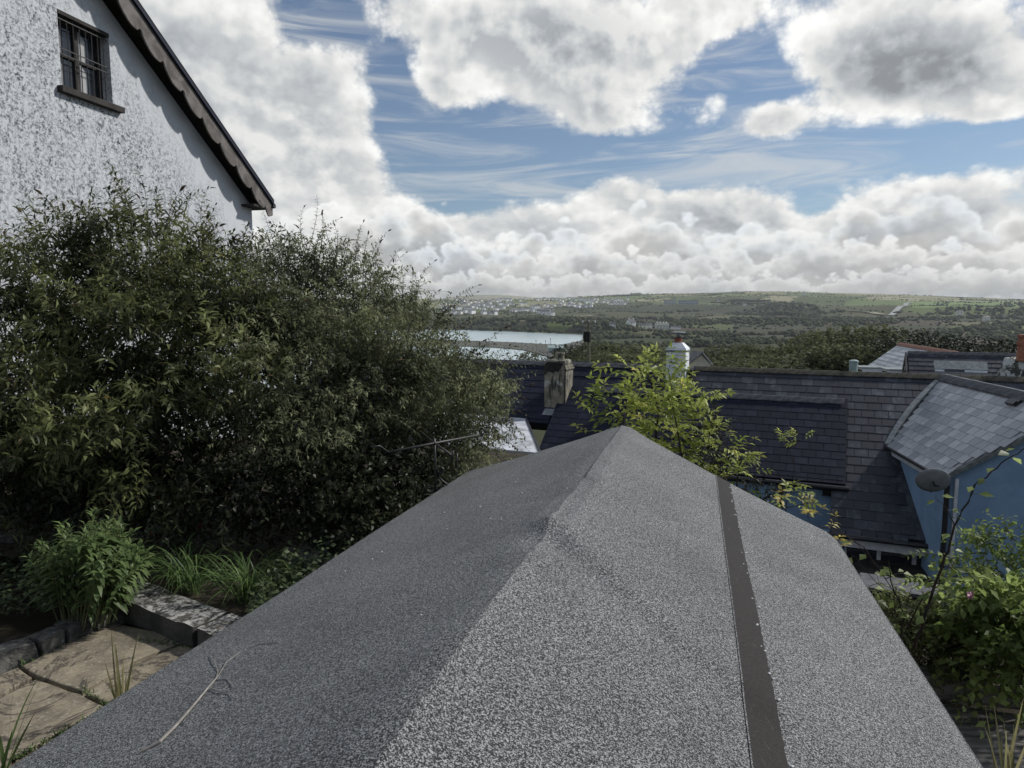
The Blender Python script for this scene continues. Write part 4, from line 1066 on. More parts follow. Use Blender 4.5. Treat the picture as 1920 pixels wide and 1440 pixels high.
for i in range(5):
    mb = MB(); mb.box(wc + UB*(-1.28+.64*i) + NB*.032, (.56, .012, .42), (UB, NB, up)); mb.build('pane', MATS['glass'], fr)
side_w = on_slope(OB, TBV, DC1, TANB, -.12)
wallbox('side_wall', [on_slope(OB, TBV+.08, DC1-.1, TANB, -.12), on_slope(OB, TBV+.08, DB1-.12, TANB, -.12)], -10, UB*.15, 'blue_render', hB)

# --- lean-to / yard cover below that eave: white gutter line and dark yard
cv = empty('lean_to', g0 + NB*1.0 + Vector((0, 0, -2.5))); tag(cv, 'low dark lean-to with white gutter below the blue house eave', 'lean-to')
a0 = g0 - UB*.3 + NB*.55 + Vector((0,0,-.62)); a1 = a0 + UB*4.6
mb = MB(); mb.box((a0+a1)/2, ((a1-a0).length, .09, .07), (UB, NB, up)); mb.build('gutter', MATS['gutter_white'], cv)
mb = MB(); mb.prism([a0 - NB*.85 + Vector((0,0,.14)), a1 - NB*.85 + Vector((0,0,.14)), a1-NB*.05, a0-NB*.05], Vector((0,0,-.02))); mb.build('lean_to_roof', MATS['timber_dark'], cv)
for i in range(7):
    mb = MB(); q = a0 + UB*(.15+i*.7); mb.tube([q-NB*.85+Vector((0,0,.15)), q+Vector((0,0,.01))], .018, 5); mb.build('batten', MATS['timber_dark'], cv)
wallbox('wall', [a0-NB*.06-Vector((0,0,.05)), a1-NB*.06-Vector((0,0,.05))], -10, -NB*.05, 'timber_dark', cv)

# --- wing D: blue gabled wing with pale slates
hD = empty('blue_gabled_wing', RD - DD*4 + Vector((0, 0, -5)))
tag(hD, 'bright blue gabled wing with pale sheen slates and dark ridge tiles at the right edge', 'house')
EZ = 1.62; SEND = 5.35; SK_ = .33       # eave offset, gable end distance along the ridge, skew of the gable
def dpt(s, lat, dz=0): return RD - DD*(s + 0.0) + LD*lat + Vector((0, 0, -abs(lat)*TAND + dz))
se_e = 4.33
eave_far = dpt(.9, EZ); eave_near = dpt(se_e, EZ); rid_far = dpt(-.2, 0); rid_near = dpt(SEND, 0)
PD = math.atan(TAND); DND = (LD*math.cos(PD) - Vector((0,0,math.sin(PD)))).normalized(); nD = (-DD).cross(DND); nD = nD if nD.z > 0 else -nD
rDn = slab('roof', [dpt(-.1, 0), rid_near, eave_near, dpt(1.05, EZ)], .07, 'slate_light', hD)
SLD = lambda l: l/math.cos(PD)
def keepD(t, s):
    lat = s*math.cos(PD); end = SEND + (se_e-SEND)*lat/EZ
    p_ = RD - DD*t + LD*lat; rel = p_-OB; dB = rel.dot(NB)
    return t < end and (RD.z - lat*TAND) > (OB.z - dB*TANB) - .03
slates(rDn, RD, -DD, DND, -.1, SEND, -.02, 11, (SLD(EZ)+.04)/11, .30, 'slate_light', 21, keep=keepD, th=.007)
rk = dpt(SEND, 0) ; 
slab('right_slope', [dpt(-.1, 0), dpt(SEND, 0), dpt(SEND+.9, -2.4), dpt(.5, -2.4)], .07, 'slate_light', hD)
ridge_tiles(rDn, dpt(-.05, 0, .03), dpt(SEND+.02, 0, .03), .50, 'ridge_tile', .20, .70, 8, th=.03)
# valley of lead between the two roofs
mb = MB(); vp = [(-.02, 0.0)]; pts = []
for i in range(13):
    lat = EZ*i/12; # plan intersection of both slopes
    lo, hi = -1.0, 4.0
    for _ in range(40):
        s_ = (lo+hi)/2; p_ = RD - DD*s_ + LD*lat; zb = OB.z - (p_-OB).dot(NB)*TANB; zd = RD.z - lat*TAND
        if zb > zd: lo = s_
        else: hi = s_
    pts.append(RD - DD*s_ + LD*lat + Vector((0, 0, -lat*TAND + .03)))
bow = [p + (LD*.13)*math.sin(math.pi*i/12) for i, p in enumerate(pts)]
for i in range(12):
    a, b_ = bow[i], bow[i+1]; s_ = (b_-a).cross(Vector((0,0,1))).normalized()*.055
    mb.hexa([a-s_+Vector((0,0,-.05)), a+s_+Vector((0,0,-.05)), b_+s_+Vector((0,0,-.05)), b_-s_+Vector((0,0,-.05)), a-s_+Vector((0,0,.005)), a+s_+Vector((0,0,.02)), b_+s_+Vector((0,0,.02)), b_-s_+Vector((0,0,.005))])
mb.build('lead_valley', MATS['lead'], hD)
mb = MB(); e0, e1 = pts[-1]+LD*.04+Vector((0,0,-.05)), eave_near+LD*.04-DD*.03+Vector((0,0,-.03)); mb.tube([e0, e1], .035, 7); mb.build('gutter', MATS['gutter_black'], hD)
mb = MB(); mb.box((e0+e1)/2-LD*.09+Vector((0,0,-.10)), ((e1-e0).length, .03, .12), (DD, LD, up)); mb.build('fascia', MATS['gutter_white'], hD)
INS = .16
wn0 = dpt(se_e-.06, EZ-INS, -.09); wf0 = dpt(-.2, EZ-INS, -.09)
wallbox('side_wall', [wf0, wn0], -10, -LD*.1, 'blue_render', hD)
# gable wall facing us, following the skewed end
gp = [wn0 + LD*.003, dpt(SEND-.10, 0, -.10), dpt(SEND+.75, -2.4, -.10)]
mb = MB(); mb.prism([Vector((gp[0].x, gp[0].y, -10)), Vector((gp[2].x, gp[2].y, -10)), gp[2]+Vector((0,0,-.06)), gp[1]+Vector((0,0,-.06)), gp[0]+Vector((0,0,-.06))], DD*.18); mb.build('gable_wall', MATS['blue_render'], hD)
mb = MB(); q = wn0 + LD*.04 - DD*.05; mb.tube([Vector((q.x, q.y, wn0.z-.0)), Vector((q.x, q.y, -7))], .045, 8); mb.tube([e1, Vector((q.x, q.y, wn0.z-.1))], .035, 6); mb.build('downpipe', MATS['gutter_black'], hD)
mb = MB(); q2 = wn0 - DD*.09 - LD*.10; mb.box(Vector((q2.x, q2.y, -5.2)), (.06, .03, 4.2), (LD, DD, up)); mb.build('corner_trim', MATS['gutter_white'], hD)
mb = MB(); rv0, rv1 = eave_near - DD*.02, rid_near - DD*.02; dr_ = (rv1-rv0).normalized(); mb.box((rv0+rv1)/2 + Vector((0,0,-.07)), ((rv1-rv0).length, .03, .08), (dr_, DD, dr_.cross(DD))); mb.build('verge', MATS['lead'], hD)
vt = RD - DD*3.2 + LD*.62; vt.z = RD.z - .62*TAND
q = P(1905, 750, 12.9)
# roof vent near the frame edge and a slipped hook
def on_D(px, py):
    d = ray(px, py); n_ = nD; k_ = (RD.dot(n_))/d.dot(n_); return d*k_
vq = on_D(1903, 757); mb = MB(); mb.box(vq + nD*.035, (.34, .15, .06), (-DD, DND, nD)); mb.box(vq + nD*.07 + DND*.03, (.30, .09, .03), (-DD, DND, nD)); mb.build('roof_vent', MATS['gutter_black'], hD)
# satellite dish
dc = P(1750, 903, 12.35); dsh = empty('satellite_dish', dc); tag(dsh, 'dark grey satellite dish on the corner of the blue gabled wing', 'satellite dish')
ax = Vector((.30, .86, .40)).normalized(); xa = ax.cross(up).normalized(); ya = xa.cross(ax)
mb = MB(); rings = []
K = 28
for side in (0, 1):
    for i in range(6):
        r_ = .285*i/5
        for k_ in range(K):
            an = 2*math.pi*k_/K; mb.v.append(tuple(dc + xa*(r_*math.cos(an)) + ya*(r_*.90*math.sin(an)) + ax*(.35*r_*r_*1.6 - side*.012)))
for side in (0, 1):
    for i in range(5):
        for k_ in range(K):
            a = side*6*K + i*K + k_; b_ = side*6*K + i*K + (k_+1) % K
            f_ = (a, b_, b_+K, a+K); mb.f.append(f_ if side == 0 else f_[::-1]); mb.m.append(0)
for k_ in range(K):
    a = 5*K+k_; b_ = 5*K+(k_+1) % K; mb.f.append((a, b_, 6*K+b_, 6*K+a)); mb.m.append(0)
mb.build('reflector', MATS['dish_grey'], dsh, smooth=True)
wallp = wn0 + Vector((0, 0, -.30)) + LD*.02
mb = MB(); mb.tube([dc-ax*.01, dc-ax*.12, wallp], [.02, .02, .018], 6); mb.build('bracket', MATS['gutter_black'], dsh)
mb = MB(); arm = dc - ya*.20 + ax*.26; mb.tube([dc-ya*.25, arm], .009, 5); mb.tube([arm, arm - ax*.07], .024, 8); mb.build('receiver_arm', MATS['gutter_black'], dsh)

# --- white chimney with terracotta pot and cowl
wc_ = P(1270, 700, 18.9); wch = empty('white_chimney', wc_); tag(wch, 'white painted chimney with sloping shoulders, terracotta pot and flat metal cowl', 'chimney')
def box_at(c, z0, z1, w0, w1, dd0=None, dd1=None):
    dd0 = dd0 or w0; dd1 = dd1 or w1
    f_ = lambda z, w, d: [c - UB*w/2 + NB*d/2 + up*z, c + UB*w/2 + NB*d/2 + up*z, c + UB*w/2 - NB*d/2 + up*z, c - UB*w/2 - NB*d/2 + up*z]
    return f_(z0, w0, dd0) + f_(z1, w1, dd1)
mb = MB(); mb.hexa(box_at(wc_, -1.6, .60, .54, .53)); mb.build('stack', MATS['white_render'], wch, bevel=.03)
mb = MB(); mb.hexa(box_at(wc_, .602, .645, .56, .56)); mb.build('band', MATS['lead'], wch, bevel=.01)
mb = MB(); mb.hexa(box_at(wc_, .647, .70, .55, .52)); mb.hexa(box_at(wc_, .70, .84, .52, .26)); mb.build('shoulder', MATS['white_render'], wch)
mb = MB(); mb.lathe(wc_+up*.83, [(.10, 0), (.11, .02), (.10, .04), (.10, .12), (.112, .13), (.112, .15), (.08, .155)], 14); mb.build('pot', MATS['terracotta'], wch, smooth=True)
mb = MB(); mb.lathe(wc_+up*.97, [(.055, 0), (.055, .14)], 10); mb.lathe(wc_+up*1.11, [(.20, 0), (.205, .008), (.18, .022), (.05, .035)], 18); mb.lathe(wc_+up*1.0, [(.14, 0), (.145, .01), (.06, .02)], 14); mb.build('cowl', MATS['lead'], wch)

# --- teal roof vent on the ridge
tv = P(1600, 695, 17.6); vr = empty('roof_cowl', tv); tag(vr, 'small pale teal metal vent standing behind the long ridge', 'vent')
mb = MB(); mb.lathe(tv, [(.10, -.1), (.10, .20), (.108, .205), (.108, .225)], 14); mb.build('pipe', MATS['teal_metal'], vr, smooth=False)
mb = MB(); mb.lathe(tv+up*.235, [(.115, 0), (.11, .02), (.05, .045)], 14); mb.build('cap', MATS['teal_metal'], vr)

# --- right-hand houses beyond the long ridge
hE = empty('dormered_house', P(1700, 700, 34)+Vector((0,0,-4))); tag(hE, 'house with pale slates, orange ridge tiles and white dormers beyond the long ridge', 'house')
eR = P(1687, 645, 36); eD = Vector((math.sin(math.atan((1275-960)/FPX)), math.cos(math.atan((1275-960)/FPX)), 0)); eL = Vector((-eD.y, eD.x, 0)); TE = .80
ept = lambda s, lat, dz=0: eR - eD*s + eL*lat + Vector((0, 0, -abs(lat)*TE + dz))
rE = slab('roof', [ept(0, 0), ept(8, 0), ept(8, 3.3), ept(0, 3.3)], .1, 'far_slate', hE)
slab('rear_roof', [ept(0, 0), ept(8, 0), ept(8, -3.3), ept(0, -3.3)], .1, 'far_slate', hE)
PE = math.atan(TE); DNE = (eL*math.cos(PE) - up*math.sin(PE)).normalized()
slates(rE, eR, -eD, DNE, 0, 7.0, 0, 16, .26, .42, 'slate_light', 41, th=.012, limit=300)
ridge_tiles(rE, ept(0, 0, .04), ept(7.9, 0, .04), .40, 'ridge_tile_orange', .20, .65, 7, th=.03)
mb = MB(); mb.prism([ept(-.02, 3.1, -.1), ept(-.02, 0, -.1), ept(-.02, -3.1, -.1), ept(-.02, -3.1, -9), ept(-.02, 3.1, -9)], -eD*7.8); mb.build('wall', MATS['cream_render'], hE)
def dormer(par, s, lat, w, h, d, label=None):
    # s along, lat down the slope: box with a flat roof, cheek of white boards, window facing away down the slope
    c = ept(s, lat, .0); z0 = c.z - .05; root = None
    mb = MB(); a = [c - eD*w/2, c + eD*w/2]
    mb.prism([a[0] + up*-.05, a[0]+up*h, a[0] - eL*d + up*h, a[0] - eL*(d-.05) + up*(h-.1)], eD*w); dm = mb.build('dormer', MATS['white_paint'], par)
    mb = MB(); mb.box(c - eL*(d/2-.05) + up*(h+.03), (w+.14, d+.2, .05), (eD, eL, up)); mb.build('dormer_roof', MATS['lead'], dm)
    for i in range(2):
        mb = MB(); mb.box(c + eL*.012 + eD*(-w/4+w/2*i) + up*(h*.55), (w*.40, .03, h*.65), (eD, eL, up)); mb.build('pane', MATS['glass'], dm)
    for i in range(5):
        mb = MB(); zz = h*(.12+.17*i); run = d*(zz/h); mb.box(c - eD*(w/2+.012) - eL*(run/2+.02) + up*zz*.98, (.02, run, .012), (eD, eL, up)); mb.build('board', MATS['gutter_white'], dm)
dormer(hE, 2.2, 2.35, 1.1, .80, 1.5)
dormer(hE, 5.6, 2.05, 1.1, .75, 1.2)
hF = empty('dark_slate_gable_house', P(1780, 700, 27)+Vector((0,0,-4))); tag(hF, 'grey slate roof with open bargeboard gable and a white flat skylight, right of the dormers', 'house')
fR = P(1702, 661, 27.5); TF = .9
fpt = lambda t, d, dz=0: fR + UB*t + NB*d + Vector((0, 0, -abs(d)*TF + dz))
PFa = math.atan(TF); DNF = (NB*math.cos(PFa) - up*math.sin(PFa)).normalized()
rF = slab('roof', [fpt(0, 0), fpt(9, 0), fpt(9, 2.6), fpt(0, 2.6)], .1, 'slate_mid', hF)
slates(rF, fR, UB, DNF, 0, 4.6, 0, 8, .24, .34, 'slate_mid', 51, th=.012, limit=200)
ridge_tiles(rF, fpt(0, 0, .03), fpt(5, 0, .03), .4, 'ridge_tile', .16, .7, 9, th=.03)
slab('rear_roof', [fpt(0, 0), fpt(9, 0), fpt(9, -2.6), fpt(0, -2.6)], .1, 'slate_mid', hF)
mb = MB(); mb.prism([fpt(.25, 2.3, -.1), fpt(.25, 0, -.1), fpt(.25, -2.3, -.1), fpt(.25, -2.3, -8), fpt(.25, 2.3, -8)], UB*8); mb.build('wall', MATS['cream_render'], hF)
for sg in (1, -1):
    mb = MB(); a = fpt(-.03, 0, .02); b_ = fpt(-.03, sg*2.6, .02); mb.prism([a, b_, b_-up*.22, a-up*.24], -UB*.06); mb.build('bargeboard', MATS['bargeboard'], hF)
skc = P(1800, 692, 25.2); mb = MB()
skl = empty('skylight_dummy', skc); bpy.data.objects.remove(skl)
for nm_, (cx, w, hz, off) in {'skylight_frame': (0, 1.55, .10, 0)}.items():
    mb.box(skc + nB*.06, (1.60, .50, .10), (UB, DNF, UB.cross(DNF))); sk_ = mb.build('skylight', MATS['gutter_white'], hF)
mb = MB(); mb.box(skc + nB*.12 - DNF*.06, (1.66, .42, .03), (UB, DNF, UB.cross(DNF))); mb.build('skylight_cover', MATS['lead'], sk_)
mb = MB(); mb.box(skc + nB*.10 + DNF*.20 + UB*-.2, (.62, .10, .06), (UB, DNF, UB.cross(DNF))); mb.build('opening', MATS['glass'], sk_)
# small grey gable right of the white chimney
hG = empty('grey_gable_house', P(1300, 690, 46)+Vector((0,0,-4))); tag(hG, 'small grey slate roof peeping out right behind the white chimney', 'house')
q0, q1, q2 = P(1304, 655, 45), P(1316, 663, 44), P(1280, 700, 45)
a = P(1301, 657, 46); ev = Vector((.25, -1.3, -.03))
mb = MB(); mb.prism([a, a+Vector((-.9, .1, -.75)), a+Vector((-.9, .1, -.83)), a+Vector((0, 0, -.1))], ev); mb.build('roof', MATS['far_slate'], hG)
mb = MB(); mb.prism([a, a+Vector((.62, -.2, -.75)), a+Vector((.62, -.2, -.83)), a+Vector((0, 0, -.1))], ev); mb.build('right_slope', MATS['slate_light'], hG)
mb = MB(); mb.prism([a+Vector((.2,-1.1,-.2)), a+Vector((-.6,-1.1,-.8)), a+Vector((-.6,-1.1,-9)), a+Vector((.75,-1.3,-9)), a+Vector((.75,-1.3,-.85))], Vector((0,.8,0))); mb.build('wall', MATS['cream_render'], hG)

# stone chimney with two terracotta pots at the right edge
sc_ = P(1920, 722, 16.5); sch = empty('stone_chimney', sc_); tag(sch, 'broad rounded white lichened stone chimney with tall terracotta pots at the right edge', 'chimney')
bm = bmesh.new(); bmesh.ops.create_cube(bm, size=1); bmesh.ops.subdivide_edges(bm, edges=bm.edges, cuts=7, use_grid_fill=True)
gq = random.Random(6)
for v in bm.verts:
    p_ = v.co.copy(); x_, y_, z_ = p_
    topk = max(0, (z_+.5)); shrink = 1 - .30*max(0, z_-.05)**1.0*1.6
    f_ = Vector((x_*shrink*1.35 + .0, y_*.7*shrink, z_*1.5))
    f_ += Vector((math.sin(z_*11+y_*7), math.sin(x_*9+z_*8), math.sin(x_*10+y_*9)))*.025
    v.co = f_
me = bpy.data.meshes.new('stack'); bm.to_mesh(me); bm.free(); me.materials.append(MATS['patchy_stone']); me.polygons.foreach_set('use_smooth', [True]*len(me.polygons))
o = bpy.data.objects.new('stack', me); C.objects.link(o); o.parent = sch; o.rotation_euler = (0, 0, -.45); o.location = (.15, 0, -.12)
for i, (px, hgt_) in enumerate(((1917, .62), (1960, .60))):
    q = P(px, 672, 16.4); mb = MB(); mb.lathe(q - up*.06, [(.14, 0), (.145, .03), (.125, .06), (.115, hgt_*.55), (.12, hgt_*.58), (.14, hgt_*.62), (.14, hgt_*.72), (.115, hgt_*.76), (.115, hgt_*.9), (.13, hgt_*.92), (.13, hgt_), (.09, hgt_)], 16)
    mb.build('pot', MATS['terracotta'], sch, smooth=False)

# electricity pole with transformer, and its stay wire
pb = P(1105, 700, 62); pt = P(1104, 603, 62); pl_ = empty('electricity_pole', pb+Vector((0,0,-6))); tag(pl_, 'wooden electricity pole with black transformer between the two chimneys', 'pole')
mb = MB(); mb.tube([pb+Vector((0,0,-6)), pt], [.17, .12], 8); mb.build('pole', MATS['pole_wood'], pl_)
mb = MB(); q = P(1101, 632, 61.8); mb.lathe(q-up*.42, [(.30, 0), (.34, .06), (.34, .85), (.30, .92), (.1, .96)], 12); mb.build('transformer', MATS['soot'], pl_)
mb = MB(); q = pt-up*.15; mb.box(q, (1.3, .1, .1)); mb.build('crossarm', MATS['pole_wood'], pl_)
for i in (-.55, 0, .55):
    mb = MB(); mb.lathe(q+Vector((i, 0, .05)), [(.05, 0), (.07, .05), (.04, .10), (.07, .14), (.03, .2)], 8); mb.build('insulator', MATS['gutter_white'], pl_)
w0_, w1_ = P(1106, 640, 62), P(1148, 688, 50); mb = MB(); mb.tube([w0_, w0_.lerp(w1_, .5)-up*.1, w1_], .018, 4)
mb.build('stay_wire', MATS['pole_wood'], pl_)

# ------------------------------------------------------------------ the whitewashed house on the left
AZW = math.atan((1255-960)/FPX)
WD = Vector((math.sin(AZW), math.cos(AZW), 0)); WN = Vector((math.cos(AZW), -math.sin(AZW), 0))    # along the wall away from us; outward normal (to the right)
W0 = Vector((-6.24, 9.5, 0))
def wp(s, z, o=0): return W0 + WD*s + WN*o + Vector((0, 0, z))
def wall_hit(px, py, o=0):
    d = ray(px, py); k_ = ((W0 + WN*o).dot(WN))/d.dot(WN); q = d*k_; return (q-W0).dot(WD), q.z
sC, zC = wall_hit(472, 392)
sE, zE = wall_hit(510, 384, .30); sT, zT = wall_hit(246, 0, .30)
slope = (zT-zE)/(sE-sT); print('left gable', sC, zC, sE, zE, 'slope', slope)
sAp = sT - 2.1; zAp = zE + slope*(sE-sAp)
sL = 2*sAp - sC
hW = empty('whitewashed_house', wp(sAp, -3, -3)); tag(hW, 'tall white roughcast house mottled black with scalloped bargeboard at the left', 'house')
(ws0, wz0), (ws1, wz1), (ws2, wz2), (ws3, wz3) = wall_hit(105, 22), wall_hit(203, 62), wall_hit(118, 163), wall_hit(212, 197)
ws_l, ws_r = (ws0+ws2)/2, (ws1+ws3)/2; wz_t, wz_b = (wz0+wz1)/2, (wz2+wz3)/2
print('window', ws_l, ws_r, wz_b, wz_t)
zr = lambda s: zE + slope*(sE-s) - .22
mb = MB(); T = WN*-.35
def wallpiece(pts): mb.prism([wp(s, z, 0) for s, z in pts], T)
zb_ = -8
wallpiece([(ws_r, zb_), (sC, zb_), (sC, zr(sC)), (ws_r, zr(ws_r))])
wallpiece([(ws_l, zb_), (ws_r, zb_), (ws_r, wz_b), (ws_l, wz_b)])
sm = max(ws_l, sAp)
if sAp < ws_l: wallpiece([(ws_l, wz_t), (ws_r, wz_t), (ws_r, zr(ws_r)), (ws_l, zr(ws_l))]); wallpiece([(sL, zb_), (ws_l, zb_), (ws_l, zr(ws_l)), (sAp, zr(sAp)), (sL, zr(sC))])
else: wallpiece([(ws_l, wz_t), (ws_r, wz_t), (ws_r, zr(ws_r)), (sAp, zr(sAp)), (ws_l, zr(2*sAp-ws_l))]); wallpiece([(sL, zb_), (ws_l, zb_), (ws_l, zr(2*sAp-ws_l)), (sL, zr(sC))])
mb.build('wall', MATS['roughcast'], hW)
mb = MB(); mb.prism([wp(sC, zb_, -.35), wp(sC, zb_, -6), wp(sC, zr(sC), -6), wp(sC, zr(sC), -.35)], WD*-.3); mb.build('rear_wall', MATS['white_render'], hW)
# roof with overhang, bargeboard scalloped along its lower edge
VO = .30
for sg, nm_ in ((1, 'roof'), (-1, 'left_roof')):
    a = lambda s: sAp + sg*(s-sAp)
    mb = MB(); p0, p1 = (sAp, zAp), (sE+.02, zE)
    q = [wp(a(p0[0]), p0[1], VO+.04), wp(a(p1[0]), p1[1], VO+.04)]
    mb.prism([q[0], q[1], q[1]+up*.07, q[0]+up*.07], -WN*6); rf_ = mb.build(nm_, MATS['slate_dark'], hW)
    mb = MB(); mb.prism([q[0]+up*.075-WN*.0, q[1]+up*.075, q[1]+up*.10, q[0]+up*.10], -WN*.35); mb.build('verge_slates', MATS['soot'], hW)
    mb = MB(); mb.prism([wp(a(p0[0]), p0[1]-.02, VO-.03), wp(a(p1[0]), p1[1]-.02, VO-.03), wp(a(p1[0]), p1[1]-.045, VO-.03), wp(a(p0[0]), p0[1]-.045, VO-.03)], -WN*(VO+.05)); mb.build('soffit', MATS['timber_dark'], hW)
    # scalloped board: waves of about half a metre, a small nick between
    n = 220; top, bot = [], []
    for i in range(n+1):
        f_ = i/n; s_ = p0[0] + (p1[0]-p0[0])*f_; L = f_*math.hypot(p1[0]-p0[0], p1[1]-p0[1]); z = p0[1] + (p1[1]-p0[1])*f_
        u_ = (L/.55) % 1.0
        dep = .235 + .095*math.sin(math.pi*u_)**.8 + (.028 if u_ > .90 or u_ < .05 else 0)*-1
        if f_ > .975: dep = max(.10, dep*(1-(f_-.975)*18))
        top.append(wp(a(s_), z-.005, VO)); bot.append(wp(a(s_), z-dep*1.12, VO))
    mb = MB()
    for i in range(n): mb.prism([top[i], top[i+1], bot[i+1], bot[i]], -WN*.028)
    mb.build('bargeboard', MATS['bargeboard'], hW)
mb = MB(); mb.tube([wp(sE+.03, zE-.02, VO+.04), wp(sE+.03, zE-.02, -6)], .05, 8); mb.build('gutter', MATS['gutter_black'], hW)
mb = MB(); mb.prism([wp(sC-.35, zE-.10, VO-.02), wp(sE, zE-.10, VO-.02), wp(sE, zE-.06, VO-.02), wp(sC-.35, zE-.06+.0, VO-.02)], -WN*.9); mb.build('eave_soffit', MATS['timber_dark'], hW)
# window: timber frame set back, panes, curtain behind, iron bars outside, slate sill
ww, wh = ws_r-ws_l, wz_t-wz_b; cx, cz = (ws_l+ws_r)/2, (wz_t+wz_b)/2
mb = MB(); fw = .07
for (s0, s1, z0, z1) in ((ws_l, ws_r, wz_b, wz_b+fw), (ws_l, ws_r, wz_t-fw, wz_t), (ws_l, ws_l+fw, wz_b+fw, wz_t-fw), (ws_r-fw, ws_r, wz_b+fw, wz_t-fw), (cx-.04, cx+.04, wz_b+fw, wz_t-fw)):
    mb.prism([wp(s0, z0, -.16), wp(s1, z0, -.16), wp(s1, z1, -.16), wp(s0, z1, -.16)], -WN*.06)
for s0, s1 in ((ws_l+fw, cx-.04), (cx+.04, ws_r-fw)): mb.prism([wp(s0, cz-.02, -.165), wp(s1, cz-.02, -.165), wp(s1, cz+.02, -.165), wp(s0, cz+.02, -.165)], -WN*.04)
win = mb.build('window', MATS['timber_dark'], hW)
for s0, s1 in ((ws_l+fw, cx-.04), (cx+.04, ws_r-fw)):
    for z0, z1 in ((wz_b+fw, cz-.02), (cz+.02, wz_t-fw)):
        mb = MB(); mb.prism([wp(s0, z0, -.19), wp(s1, z0, -.19), wp(s1, z1, -.19), wp(s0, z1, -.19)], -WN*.006); mb.build('pane', MATS['glass'], win)
        mb = MB(); w_ = (s1-s0); mb.prism([wp(s0+.02, z0, -.182), wp(s0+w_*.42, z0, -.182), wp(s0+w_*.42, z1-.1, -.182), wp(s0+.02, z1, -.182)], -WN*.004); mb.build('curtain', MATS['glass_curtain'], win)
for i in range(8):
    s_ = ws_l + ww*(i+.7)/8.4; mb = MB(); mb.tube([wp(s_, wz_b+.01, -.04), wp(s_, wz_t-.01, -.04)], .0065, 6); mb.build('bar', MATS['iron_black'], win)
for z in (cz-.045, cz+.03, wz_t-wh*.08):
    mb = MB(); mb.prism([wp(ws_l+.01, z-.007, -.028), wp(ws_r-.01, z-.007, -.028), wp(ws_r-.01, z+.007, -.028), wp(ws_l+.01, z+.007, -.028)], -WN*.008); mb.build('bar_rail', MATS['iron_black'], win)
mb = MB(); mb.prism([wp(ws_l-.08, wz_b-.09, .09), wp(ws_r+.14, wz_b-.09, .09), wp(ws_r+.14, wz_b-.005, .09), wp(ws_l-.08, wz_b-.005, .09)], -WN*.28); mb.build('sill', MATS['timber_dark'], hW, bevel=.008)
mb = MB(); mb.prism([wp(ws_l, wz_t-.03, .004), wp(ws_r, wz_t-.03, .004), wp(ws_r, wz_t+.02, .004), wp(ws_l, wz_t+.02, .004)], -WN*.24); mb.build('lintel', MATS['timber_dark'], hW)
# ------------------------------------------------------------------ garden in front: paving, kerbs, coping
PZ = -2.1
patio = bpy.data.objects.new('patio', None); C.objects.link(patio); patio['kind'] = 'structure'
def slab_stone(pix, z, th, mat, par, name, inset=.003, seed=1, jag=.006):
    g = random.Random(seed); pts = [Pz(x, y, z) for x, y in pix]; c = sum(pts, Vector())/len(pts); dense = []
    n = len(pts)
    for i in range(n):
        a, b_ = pts[i], pts[(i+1) % n]; k_ = max(2, int((b_-a).length/.09))
        for j in range(k_):
            q = a.lerp(b_, j/k_); q = q + (c-q).normalized()*(inset + g.uniform(0, jag)); dense.append(q + Vector((0, 0, g.uniform(-.002, .002))))
    me_v = [tuple(q) for q in dense] + [tuple(q+(c-q).normalized()*-.0+Vector((0, 0, -th))) for q in dense]
    inn = [tuple(q+(c-q).normalized()*.006+Vector((0, 0, .003))) for q in dense]; m_ = len(dense)
    me_v += inn; F_ = []
    for i in range(m_):
        j = (i+1) % m_; F_ += [(m_+i, m_+j, j, i), (i, j, 2*m_+j, 2*m_+i)]
    F_.append(tuple(range(2*m_, 3*m_)))
    me = bpy.data.meshes.new(name); me.from_pydata(me_v, [], F_); me.materials.append(MATS[mat]); me.update()
    o = bpy.data.objects.new(name, me); C.objects.link(o)
    if par is not None: o.parent = par
    return o
for i, pix in enumerate([[(39, 1250), (125, 1205), (215, 1168), (300, 1186), (338, 1206), (250, 1242), (154, 1297), (70, 1268)],
        [(-140, 1385), (66, 1273), (150, 1301), (203, 1327), (150, 1352), (20, 1425), (-60, 1500)],
        [(-260, 1330), (-60, 1290), (36, 1252), (62, 1270), (-140, 1378)],
        [(160, 1300), (252, 1245), (342, 1208), (430, 1232), (330, 1300), (210, 1325)],
        [(-60, 1510), (25, 1430), (155, 1357), (208, 1334), (400, 1400), (250, 1620), (0, 1700)],
        [(214, 1330), (334, 1304), (440, 1240), (640, 1330), (420, 1500)]]):
    slab_stone(pix, PZ, .05, 'paving', patio, 'paving_slab', seed=i)
gb_ = MB(); pts = [Pz(x, y, PZ-.035) for x, y in ((-400, 1500), (-400, 1260), (218, 1160), (700, 1260), (600, 1800), (-200, 1900))]; gb_.quadface(pts[::-1])
o = gb_.build('patio_bed', MATS['soil'], patio)
